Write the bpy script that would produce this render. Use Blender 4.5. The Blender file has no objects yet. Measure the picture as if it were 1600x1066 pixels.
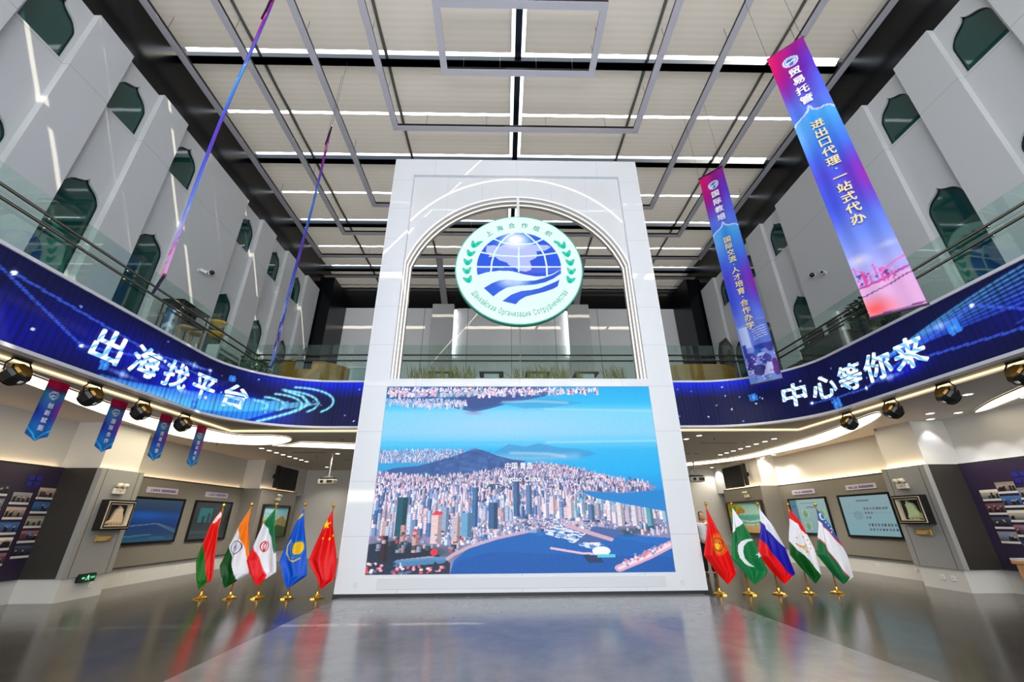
import bpy, math, random
import numpy as np
from mathutils import Matrix, Vector
from mathutils.geometry import tessellate_polygon

SC = bpy.context.scene
COL = SC.collection
PI = math.pi
random.seed(7)
RNG = np.random.default_rng(11)

# ------------------------------------------------------------------ camera
CAM_POS = (-0.44, 0.0, 1.55)
cam = bpy.data.cameras.new('camera')
cam.sensor_width = 36.0
cam.lens = 639.18 * 36.0 / 1600.0
cam.clip_end = 200
cam_o = bpy.data.objects.new('camera', cam)
COL.objects.link(cam_o)
_p, _y, _r = 0.41137, -0.02289, -0.007005          # pitch up, yaw, roll
_Rz = np.array([[math.cos(_y), math.sin(_y), 0], [-math.sin(_y), math.cos(_y), 0], [0, 0, 1]])
_M = np.array([[1, 0, 0], [0, 0, -1], [0, 1, 0]], float)
_Rx = np.array([[1, 0, 0], [0, math.cos(_p), math.sin(_p)], [0, -math.sin(_p), math.cos(_p)]])
_Rr = np.array([[math.cos(_r), -math.sin(_r), 0], [math.sin(_r), math.cos(_r), 0], [0, 0, 1]])
_R = _Rr @ _Rx @ _M @ _Rz
_m = Matrix.Identity(4)
for i in range(3):
    _m[i][0], _m[i][1], _m[i][2], _m[i][3] = _R[0, i], -_R[1, i], -_R[2, i], CAM_POS[i]
cam_o.matrix_world = _m
SC.camera = cam_o

# ------------------------------------------------------------------ world, sun, exposure
SC.view_settings.view_transform = 'Standard'
SC.view_settings.look = 'None'
SC.view_settings.gamma = 1.0
SC.view_settings.use_curve_mapping = False
SC.view_settings.exposure = 0.0
w = bpy.data.worlds.new('sky'); SC.world = w
w.use_nodes = True
w.node_tree.nodes['Background'].inputs[0].default_value = (0.86, 0.94, 1.0, 1)
w.node_tree.nodes['Background'].inputs[1].default_value = 3.4
sun = bpy.data.lights.new('sun', 'SUN'); sun.energy = 6.0; sun.angle = 0.006; sun.color = (1, 0.9, 0.7)
sun_o = bpy.data.objects.new('sun', sun); COL.objects.link(sun_o)
sun_o.rotation_euler = Vector((-0.74, 0.63, -1.0)).to_track_quat('-Z', 'Y').to_euler()
day = bpy.data.lights.new('daylight_front_windows', 'AREA'); day.shape = 'RECTANGLE'; day.size = 20; day.size_y = 12.4; day.energy = 4000; day.color = (0.97, 0.98, 1.0)
day_o = bpy.data.objects.new('daylight_front_windows', day); COL.objects.link(day_o)
day_o.location = (0, -9.3, 6.2); day_o.rotation_euler = (math.radians(90), 0, 0)
SC.cycles.max_bounces = 10
SC.cycles.diffuse_bounces = 5
SC.cycles.glossy_bounces = 4
SC.cycles.transparent_max_bounces = 16
SC.cycles.sample_clamp_indirect = 6.0
SC.cycles.caustics_reflective = False
SC.cycles.caustics_refractive = False

# ------------------------------------------------------------------ materials
def lin(c):
    c = np.asarray(c, float) / 255.0
    return np.where(c <= 0.04045, c / 12.92, ((c + 0.055) / 1.055) ** 2.4)

MATS = {}
def M(name, rgb=(200, 200, 200), rough=0.5, metal=0.0, emit=0.0, ecol=None, spec=0.5, coat=0.0, trans=0.0):
    if name in MATS: return MATS[name]
    m = bpy.data.materials.new(name); m.use_nodes = True
    b = m.node_tree.nodes['Principled BSDF']
    c = lin(rgb)
    b.inputs['Base Color'].default_value = (*c, 1)
    b.inputs['Roughness'].default_value = rough
    b.inputs['Metallic'].default_value = metal
    b.inputs['Specular IOR Level'].default_value = spec
    b.inputs['Coat Weight'].default_value = coat
    b.inputs['Coat Roughness'].default_value = 0.08
    b.inputs['Transmission Weight'].default_value = trans
    if emit:
        e = lin(ecol or rgb)
        b.inputs['Base Color'].default_value = (0.03, 0.03, 0.03, 1)
        b.inputs['Emission Color'].default_value = (*e, 1)
        b.inputs['Emission Strength'].default_value = emit
    MATS[name] = m
    return m

def noise_mat(name, rgb, rgb2, rough, scale=6.0, spec=0.5, coat=0.0, stretch=(1, 1, 1), metal=0.0):
    if name in MATS: return MATS[name]
    m = M(name, rgb, rough, metal, spec=spec, coat=coat)
    nt = m.node_tree; b = nt.nodes['Principled BSDF']
    tc = nt.nodes.new('ShaderNodeTexCoord'); mp = nt.nodes.new('ShaderNodeMapping')
    mp.inputs['Scale'].default_value = stretch
    no = nt.nodes.new('ShaderNodeTexNoise'); no.inputs['Scale'].default_value = scale; no.inputs['Detail'].default_value = 5
    cr = nt.nodes.new('ShaderNodeValToRGB')
    cr.color_ramp.elements[0].color = (*lin(rgb), 1); cr.color_ramp.elements[1].color = (*lin(rgb2), 1)
    cr.color_ramp.elements[0].position = 0.3; cr.color_ramp.elements[1].position = 0.7
    nt.links.new(tc.outputs['Object'], mp.inputs[0]); nt.links.new(mp.outputs[0], no.inputs['Vector'])
    nt.links.new(no.outputs[0], cr.inputs[0]); nt.links.new(cr.outputs[0], b.inputs['Base Color'])
    return m

def paint_mat(name, emit=0.0, rough=0.6, spec=0.3):
    """Material that shows the colour attribute of a printed or lit picture."""
    if name in MATS: return MATS[name]
    m = bpy.data.materials.new(name); m.use_nodes = True
    nt = m.node_tree; b = nt.nodes['Principled BSDF']
    a = nt.nodes.new('ShaderNodeVertexColor'); a.layer_name = 'Col'
    b.inputs['Roughness'].default_value = rough
    b.inputs['Specular IOR Level'].default_value = spec
    if emit:
        b.inputs['Base Color'].default_value = (0.01, 0.01, 0.012, 1)
        nt.links.new(a.outputs[0], b.inputs['Emission Color'])
        b.inputs['Emission Strength'].default_value = emit
    else:
        nt.links.new(a.outputs[0], b.inputs['Base Color'])
    MATS[name] = m
    return m

def seam_mat(name, rgb, seam, rough, axes, size, coat=0.0, spec=0.5, width=0.006, offs=0.0):
    """Cladding with thin joint lines: axes picks the two object axes of the joints."""
    if name in MATS: return MATS[name]
    m = M(name, rgb, rough, coat=coat, spec=spec)
    nt = m.node_tree; b = nt.nodes['Principled BSDF']
    tc = nt.nodes.new('ShaderNodeTexCoord'); sp = nt.nodes.new('ShaderNodeSeparateXYZ'); cb = nt.nodes.new('ShaderNodeCombineXYZ')
    nt.links.new(tc.outputs['Object'], sp.inputs[0])
    nt.links.new(sp.outputs[axes[0]], cb.inputs[0]); nt.links.new(sp.outputs[axes[1]], cb.inputs[1])
    br = nt.nodes.new('ShaderNodeTexBrick')
    br.offset = offs; br.inputs['Scale'].default_value = 1.0
    br.inputs['Brick Width'].default_value = size[0]; br.inputs['Row Height'].default_value = size[1]
    br.inputs['Mortar Size'].default_value = width; br.inputs['Mortar Smooth'].default_value = 0.0
    br.inputs['Color1'].default_value = (*lin(rgb), 1); br.inputs['Color2'].default_value = (*lin(rgb), 1)
    br.inputs['Mortar'].default_value = (*lin(seam), 1)
    nt.links.new(cb.outputs[0], br.inputs['Vector']); nt.links.new(br.outputs[0], b.inputs['Base Color'])
    return m

def fabric_mat():
    m = bpy.data.materials.new('shade_fabric'); m.use_nodes = True
    nt = m.node_tree; nt.nodes.remove(nt.nodes['Principled BSDF'])
    out = nt.nodes['Material Output']
    d = nt.nodes.new('ShaderNodeBsdfDiffuse'); t = nt.nodes.new('ShaderNodeBsdfTranslucent'); mx = nt.nodes.new('ShaderNodeMixShader')
    tc = nt.nodes.new('ShaderNodeTexCoord'); wv = nt.nodes.new('ShaderNodeTexWave'); wv.bands_direction = 'Y'
    wv.inputs['Scale'].default_value = 1.6; wv.inputs['Distortion'].default_value = 1.0; wv.inputs['Detail'].default_value = 2
    cr = nt.nodes.new('ShaderNodeValToRGB')
    cr.color_ramp.elements[0].color = (0.53, 0.485, 0.43, 1); cr.color_ramp.elements[1].color = (0.57, 0.525, 0.47, 1)
    nt.links.new(tc.outputs['Object'], wv.inputs['Vector']); nt.links.new(wv.outputs[0], cr.inputs[0])
    nt.links.new(cr.outputs[0], d.inputs[0])
    t.inputs[0].default_value = (0.050, 0.0455, 0.040, 1)
    ad = nt.nodes.new('ShaderNodeAddShader')
    nt.nodes.remove(mx)
    nt.links.new(d.outputs[0], ad.inputs[0]); nt.links.new(t.outputs[0], ad.inputs[1]); nt.links.new(ad.outputs[0], out.inputs[0])
    d2 = cr.color_ramp
    MATS['shade_fabric'] = m
    return m

def glass_mat(name, tint, refl=0.09):
    if name in MATS: return MATS[name]
    m = bpy.data.materials.new(name); m.use_nodes = True
    nt = m.node_tree; nt.nodes.remove(nt.nodes['Principled BSDF']); out = nt.nodes['Material Output']
    tr = nt.nodes.new('ShaderNodeBsdfTransparent'); tr.inputs[0].default_value = (*tint, 1)
    gl = nt.nodes.new('ShaderNodeBsdfGlossy'); gl.inputs['Roughness'].default_value = 0.01
    gl.inputs[0].default_value = (0.9, 1.0, 0.96, 1)
    fr = nt.nodes.new('ShaderNodeLayerWeight'); fr.inputs[0].default_value = 0.5
    pw = nt.nodes.new('ShaderNodeMath'); pw.operation = 'POWER'; pw.inputs[1].default_value = 5.0
    ma = nt.nodes.new('ShaderNodeMath'); ma.operation = 'MULTIPLY_ADD'; ma.inputs[1].default_value = 0.9; ma.inputs[2].default_value = refl
    mx = nt.nodes.new('ShaderNodeMixShader')
    nt.links.new(fr.outputs[1], pw.inputs[0]); nt.links.new(pw.outputs[0], ma.inputs[0]); nt.links.new(ma.outputs[0], mx.inputs[0])
    nt.links.new(tr.outputs[0], mx.inputs[1]); nt.links.new(gl.outputs[0], mx.inputs[2]); nt.links.new(mx.outputs[0], out.inputs[0])
    MATS[name] = m
    return m

def led_text_mat():
    m = bpy.data.materials.new('led_text'); m.use_nodes = True
    nt = m.node_tree; b = nt.nodes['Principled BSDF']
    tc = nt.nodes.new('ShaderNodeTexCoord'); mp = nt.nodes.new('ShaderNodeMapping')
    mp.inputs['Rotation'].default_value = (0.5, 0.3, 0.6)
    wv = nt.nodes.new('ShaderNodeTexWave'); wv.inputs['Scale'].default_value = 3.2; wv.inputs['Distortion'].default_value = 6; wv.inputs['Detail'].default_value = 2
    cr = nt.nodes.new('ShaderNodeValToRGB')
    cr.color_ramp.elements[0].color = (*lin((120, 200, 255)), 1); cr.color_ramp.elements[0].position = 0.1
    cr.color_ramp.elements[1].color = (*lin((246, 248, 255)), 1); cr.color_ramp.elements[1].position = 0.45
    nt.links.new(tc.outputs['Object'], mp.inputs[0]); nt.links.new(mp.outputs[0], wv.inputs['Vector']); nt.links.new(wv.outputs[0], cr.inputs[0])
    nt.links.new(cr.outputs[0], b.inputs['Emission Color']); b.inputs['Emission Strength'].default_value = 1.1
    b.inputs['Base Color'].default_value = (0.02, 0.02, 0.03, 1)
    return m

def floor_mat():
    m = M('floor_epoxy', (120, 118, 116), 0.2)
    nt = m.node_tree; b = nt.nodes['Principled BSDF']
    b.inputs['Specular IOR Level'].default_value = 1.0
    tc = nt.nodes.new('ShaderNodeTexCoord'); sp = nt.nodes.new('ShaderNodeSeparateXYZ')
    nt.links.new(tc.outputs['Object'], sp.inputs[0])
    ab = nt.nodes.new('ShaderNodeMath'); ab.operation = 'ABSOLUTE'; nt.links.new(sp.outputs[0], ab.inputs[0])
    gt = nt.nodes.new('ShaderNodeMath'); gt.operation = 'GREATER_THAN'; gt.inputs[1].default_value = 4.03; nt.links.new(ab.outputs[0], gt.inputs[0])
    no = nt.nodes.new('ShaderNodeTexNoise'); no.inputs['Scale'].default_value = 2.2; no.inputs['Detail'].default_value = 8; no.inputs['Roughness'].default_value = 0.7
    nt.links.new(tc.outputs['Object'], no.inputs['Vector'])
    r1 = nt.nodes.new('ShaderNodeValToRGB'); r2 = nt.nodes.new('ShaderNodeValToRGB')
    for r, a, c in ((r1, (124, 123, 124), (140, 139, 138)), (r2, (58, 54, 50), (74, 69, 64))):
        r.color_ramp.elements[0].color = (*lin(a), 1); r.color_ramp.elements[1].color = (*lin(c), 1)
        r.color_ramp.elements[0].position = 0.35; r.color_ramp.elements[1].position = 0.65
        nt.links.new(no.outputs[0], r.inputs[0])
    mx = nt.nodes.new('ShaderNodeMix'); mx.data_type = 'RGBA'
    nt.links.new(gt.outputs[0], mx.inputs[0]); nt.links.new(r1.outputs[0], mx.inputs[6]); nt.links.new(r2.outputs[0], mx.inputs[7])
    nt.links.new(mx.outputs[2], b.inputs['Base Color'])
    mr = nt.nodes.new('ShaderNodeMapRange'); mr.inputs[3].default_value = 0.14; mr.inputs[4].default_value = 0.23
    nt.links.new(no.outputs[0], mr.inputs[0]); nt.links.new(mr.outputs[0], b.inputs['Roughness'])
    return m

# ------------------------------------------------------------------ mesh builder
class MB:
    def __init__(s): s.v = []; s.f = []; s.mi = []; s.cur = 0
    def add(s, vs, fs):
        o = len(s.v); s.v += [tuple(map(float, p)) for p in vs]
        s.f += [tuple(i + o for i in f) for f in fs]; s.mi += [s.cur] * len(fs)
        return s
    def box(s, x0, x1, y0, y1, z0, z1, T=None):
        vs = [(x, y, z) for z in (z0, z1) for y in (y0, y1) for x in (x0, x1)]
        if T is not None: vs = [tuple(T @ Vector(p)) for p in vs]
        return s.add(vs, [(0, 2, 3, 1), (4, 5, 7, 6), (0, 1, 5, 4), (2, 6, 7, 3), (0, 4, 6, 2), (1, 3, 7, 5)])
    def bbox(s, x0, x1, y0, y1, z0, z1, c=0.01, T=None):
        """box with chamfered vertical edges and top/bottom"""
        pts = [(x0 + c, y0), (x1 - c, y0), (x1, y0 + c), (x1, y1 - c), (x1 - c, y1), (x0 + c, y1), (x0, y1 - c), (x0, y0 + c)]
        xc, yc = (x0 + x1) / 2, (y0 + y1) / 2
        def ins(p): return (p[0] + (c if p[0] < xc else -c), p[1] + (c if p[1] < yc else -c))
        rings = [(z0, [ins(p) for p in pts]), (z0 + c, pts), (z1 - c, pts), (z1, [ins(p) for p in pts])]
        vs = [(p[0], p[1], z) for z, r in rings for p in r]
        fs = [tuple(range(7, -1, -1)), tuple(range(24, 32))]
        for k in range(3):
            for i in range(8):
                j = (i + 1) % 8
                fs.append((k * 8 + i, k * 8 + j, k * 8 + 8 + j, k * 8 + 8 + i))
        if T is not None: vs = [tuple(T @ Vector(p)) for p in vs]
        return s.add(vs, fs)
    def cyl(s, p0, p1, r0, r1=None, n=12, cap=True):
        r1 = r0 if r1 is None else r1
        a, b = Vector(p0), Vector(p1); d = (b - a).normalized()
        u = d.orthogonal().normalized(); v = d.cross(u)
        vs = []
        for c, r in ((a, r0), (b, r1)):
            for i in range(n):
                t = 2 * PI * i / n
                vs.append(tuple(c + (u * math.cos(t) + v * math.sin(t)) * r))
        fs = [(i, (i + 1) % n, n + (i + 1) % n, n + i) for i in range(n)]
        if cap: fs += [tuple(range(n - 1, -1, -1)), tuple(range(n, 2 * n))]
        return s.add(vs, fs)
    def tube(s, pts, r, n=8, closed=False):
        P = [Vector(p) for p in pts]; k = len(P); vs = []
        up0 = None
        for i in range(k):
            if closed: d = P[(i + 1) % k] - P[i - 1]
            else: d = P[min(i + 1, k - 1)] - P[max(i - 1, 0)]
            d.normalize()
            if up0 is None: up0 = d.orthogonal().normalized()
            u = (up0 - d * up0.dot(d)).normalized(); up0 = u; v = d.cross(u)
            rr = r[i] if isinstance(r, (list, tuple)) else r
            for j in range(n):
                t = 2 * PI * j / n
                vs.append(tuple(P[i] + (u * math.cos(t) + v * math.sin(t)) * rr))
        fs = []
        for i in range(k if closed else k - 1):
            a, b = i * n, ((i + 1) % k) * n
            for j in range(n): fs.append((a + j, a + (j + 1) % n, b + (j + 1) % n, b + j))
        if not closed: fs += [tuple(range(n - 1, -1, -1)), tuple(range((k - 1) * n, k * n))]
        return s.add(vs, fs)
    def lathe(s, prof, c=(0, 0, 0), n=20, T=None):
        vs = []
        for r, z in prof:
            for i in range(n):
                t = 2 * PI * i / n
                vs.append((c[0] + r * math.cos(t), c[1] + r * math.sin(t), c[2] + z))
        fs = []
        for k in range(len(prof) - 1):
            for i in range(n): fs.append((k * n + i, k * n + (i + 1) % n, (k + 1) * n + (i + 1) % n, (k + 1) * n + i))
        fs += [tuple(range(n - 1, -1, -1)), tuple(range((len(prof) - 1) * n, len(prof) * n))]
        if T is not None: vs = [tuple(T @ Vector(p)) for p in vs]
        return s.add(vs, fs)
    def ball(s, c, r, n=12, sz=1.0):
        prof = [(max(1e-4, r * math.sin(PI * k / 8)), -r * sz * math.cos(PI * k / 8)) for k in range(9)]
        return s.lathe(prof, c, n)
    def prism(s, outer, holes, h0, h1, fn):
        """polygon with holes extruded from h0 to h1; fn(a, b, h) -> xyz"""
        loops = [list(outer)] + [list(h) for h in holes]
        flat = [p for L in loops for p in L]
        tris = tessellate_polygon([[Vector((p[0], p[1], 0)) for p in L] for L in loops])
        n = len(flat)
        vs = [fn(p[0], p[1], h0) for p in flat] + [fn(p[0], p[1], h1) for p in flat]
        fs = [tuple(t) for t in tris] + [tuple(i + n for i in reversed(t)) for t in tris]
        o = 0
        for L in loops:
            k = len(L)
            for i in range(k):
                a, b = o + i, o + (i + 1) % k
                fs.append((a, b, b + n, a + n))
            o += k
        return s.add(vs, fs)
    def flat(s, outer, holes, fn):
        loops = [list(outer)] + [list(h) for h in holes]
        flat = [p for L in loops for p in L]
        tris = tessellate_polygon([[Vector((p[0], p[1], 0)) for p in L] for L in loops])
        return s.add([fn(p[0], p[1]) for p in flat], [tuple(t) for t in tris])
    def build(s, name, mats, parent=None, smooth=False):
        me = bpy.data.meshes.new(name)
        me.from_pydata(s.v, [], s.f); me.update()
        import bmesh
        bm = bmesh.new(); bm.from_mesh(me); bmesh.ops.recalc_face_normals(bm, faces=bm.faces); bm.to_mesh(me); bm.free()
        for m in (mats if isinstance(mats, (list, tuple)) else [mats]): me.materials.append(m)
        me.polygons.foreach_set('material_index', s.mi)
        if smooth: me.polygons.foreach_set('use_smooth', [True] * len(me.polygons))
        o = bpy.data.objects.new(name, me); COL.objects.link(o)
        if parent is not None: o.parent = parent
        return o

def tag(o, label=None, cat=None, group=None, kind=None):
    if label: o['label'] = label
    if cat: o['category'] = cat
    if group: o['group'] = group
    if kind: o['kind'] = kind
    return o
def thing(name, label, cat, loc=(0, 0, 0), rotz=0.0, group=None):
    o = bpy.data.objects.new(name, None); COL.objects.link(o); o.empty_display_size = 0.1
    o.location = loc; o.rotation_euler = (0, 0, rotz)
    return tag(o, label, cat, group)
def struct(o, label=None):
    o['kind'] = 'structure'
    if label: o['label'] = label
    return o
def dup(root, loc, rotz, label, group=None):
    r = root.copy(); COL.objects.link(r); r.location = loc; r.rotation_euler = (0, 0, rotz); r['label'] = label
    if group: r['group'] = group
    for ch in root.children:
        c = ch.copy(); COL.objects.link(c); c.parent = r
        for g in ch.children:
            d = g.copy(); COL.objects.link(d); d.parent = c
    return r

# ------------------------------------------------------------------ painting pictures as coloured point grids
class Paint:
    def __init__(s, x, y, base=(0, 0, 0)):
        s.x = np.asarray(x, float).ravel(); s.y = np.asarray(y, float).ravel()
        s.c = np.tile(np.array(base, float), (len(s.x), 1))
    def _b(s, m, col, a):
        if m.any():
            aa = a[m][:, None] if isinstance(a, np.ndarray) else a
            s.c[m] = s.c[m] * (1 - aa) + np.array(col, float) * aa
        return s
    def rect(s, x0, x1, y0, y1, col, a=1.0):
        return s._b((s.x >= x0) & (s.x <= x1) & (s.y >= y0) & (s.y <= y1), col, a)
    def poly(s, pts, col, a=1.0):
        P = np.array(pts, float)
        m = (s.x >= P[:, 0].min()) & (s.x <= P[:, 0].max()) & (s.y >= P[:, 1].min()) & (s.y <= P[:, 1].max())
        idx = np.nonzero(m)[0]
        if len(idx) == 0: return s
        X, Y = s.x[idx], s.y[idx]; ins = np.zeros(len(idx), bool); k = len(P)
        for i in range(k):
            x1, y1 = P[i]; x2, y2 = P[(i + 1) % k]
            if y1 == y2: continue
            c = ((y1 > Y) != (y2 > Y)) & (X < (x2 - x1) * (Y - y1) / (y2 - y1) + x1)
            ins ^= c
        mm = np.zeros(len(s.x), bool); mm[idx[ins]] = True
        return s._b(mm, col, a)
    def ell(s, cx, cy, rx, ry, col, a=1.0, soft=False, r0=0.0):
        d = np.sqrt(((s.x - cx) / rx) ** 2 + ((s.y - cy) / ry) ** 2)
        m = (d < 1) & (d >= r0)
        if soft: return s._b(m, col, np.clip((1 - d), 0, 1) ** 1.2 * a)
        return s._b(m, col, a)
    def line(s, pts, wd, col, a=1.0, soft=False):
        best = np.full(len(s.x), 1e9)
        for (x1, y1), (x2, y2) in zip(pts[:-1], pts[1:]):
            dx, dy = x2 - x1, y2 - y1; L = dx * dx + dy * dy + 1e-12
            t = np.clip(((s.x - x1) * dx + (s.y - y1) * dy) / L, 0, 1)
            best = np.minimum(best, np.hypot(s.x - x1 - t * dx, s.y - y1 - t * dy))
        m = best < wd
        if soft: return s._b(m, col, np.clip(1 - best / wd, 0, 1) * a)
        return s._b(m, col, a)
    def vgrad(s, stops, a=1.0):
        ys = [t[0] for t in stops]
        g = np.stack([np.interp(s.y, ys, [t[1][k] for t in stops]) for k in range(3)], 1)
        s.c = s.c * (1 - a) + g * a
        return s
    def noise(s, amp, seed=0):
        r = np.random.default_rng(seed); s.c = np.clip(s.c + r.normal(0, amp, (len(s.x), 1)), 0, 255); return s

def grid_obj(name, nu, nv, fn, colours, mat, parent=None, smooth=True):
    """grid of (nu x nv) points; fn(U, V) -> (N,3) with U,V in 0..1, v rows; colours (N,3) sRGB 0..255"""
    U, V = np.meshgrid(np.linspace(0, 1, nu), np.linspace(0, 1, nv))
    P = fn(U.ravel(), V.ravel())
    me = bpy.data.meshes.new(name)
    nf = (nu - 1) * (nv - 1)
    me.vertices.add(nu * nv); me.vertices.foreach_set('co', P.astype(np.float32).ravel())
    i = (np.arange(nv - 1)[:, None] * nu + np.arange(nu - 1)[None, :]).ravel()
    q = np.stack([i, i + 1, i + nu + 1, i + nu], 1).ravel()
    me.loops.add(nf * 4); me.loops.foreach_set('vertex_index', q.astype(np.int32))
    me.polygons.add(nf); me.polygons.foreach_set('loop_start', (np.arange(nf) * 4).astype(np.int32))
    me.update(calc_edges=True)
    ca = me.color_attributes.new('Col', 'FLOAT_COLOR', 'POINT')
    c4 = np.ones((nu * nv, 4), np.float32); c4[:, :3] = lin(np.clip(colours, 0, 255))
    ca.data.foreach_set('color', c4.ravel())
    me.materials.append(mat)
    if smooth: me.polygons.foreach_set('use_smooth', [True] * nf)
    o = bpy.data.objects.new(name, me); COL.objects.link(o)
    if parent is not None: o.parent = parent
    return o
def uv(nu, nv):
    U, V = np.meshgrid(np.linspace(0, 1, nu), np.linspace(0, 1, nv)); return U.ravel(), V.ravel()

# ------------------------------------------------------------------ lettering
_TX = {}
def glyphs(body, bold=0.0):
    """triangulated outline of a string at size 1, centred on its box: (N,2) points and faces"""
    k = (body, bold)
    if k in _TX: return _TX[k]
    if body == 'н':                                  # small-capital form of the Latin H
        V, F = glyphs('H', bold); _TX[k] = (V * np.array((.78, .74)), F); return _TX[k]
    cu = bpy.data.curves.new('lettering_outline', 'FONT'); cu.body = body; cu.size = 1.0; cu.offset = bold; cu.resolution_u = 2
    o = bpy.data.objects.new('lettering_outline', cu); COL.objects.link(o)
    bpy.context.view_layer.update()
    dg = bpy.context.evaluated_depsgraph_get()
    me = o.evaluated_get(dg).to_mesh()
    V = np.array([v.co[:2] for v in me.vertices]).reshape(-1, 2); F = [tuple(p.vertices) for p in me.polygons]
    o.evaluated_get(dg).to_mesh_clear()
    bpy.data.objects.remove(o); bpy.data.curves.remove(cu)
    if len(V): V = V - (V.min(0) + V.max(0)) / 2
    _TX[k] = (V, F)
    return _TX[k]
def put_text(mb, body, size, fn, bold=0.0, sx=1.0, shear=0.0, rot=0.0):
    """letters thickened by overlaying shifted copies of the outline"""
    V, F = glyphs(body)
    offs = [(0, 0)] if bold <= 0 else [(bold * math.cos(q * PI / 4), bold * math.sin(q * PI / 4)) for q in range(8)]
    o0, ox_, oz_ = (Vector(fn(*q)) for q in ((0, 0), (1e-3, 0), (0, 1e-3)))
    nrm = (ox_ - o0).cross(oz_ - o0).normalized()
    for k, (ox, oz) in enumerate(offs): _put(mb, V + np.array((ox, oz)), F, size, fn, sx, shear, rot, nrm * (k * 4e-4))
def _put(mb, V, F, size, fn, sx, shear, rot, sh):
    c, s_ = math.cos(rot), math.sin(rot)
    pts = []
    for a, b in V:
        a, b = (a * sx + b * shear) * size, b * size
        pts.append(tuple(Vector(fn(a * c - b * s_, a * s_ + b * c)) + sh))
    mb.add(pts, F)

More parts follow.
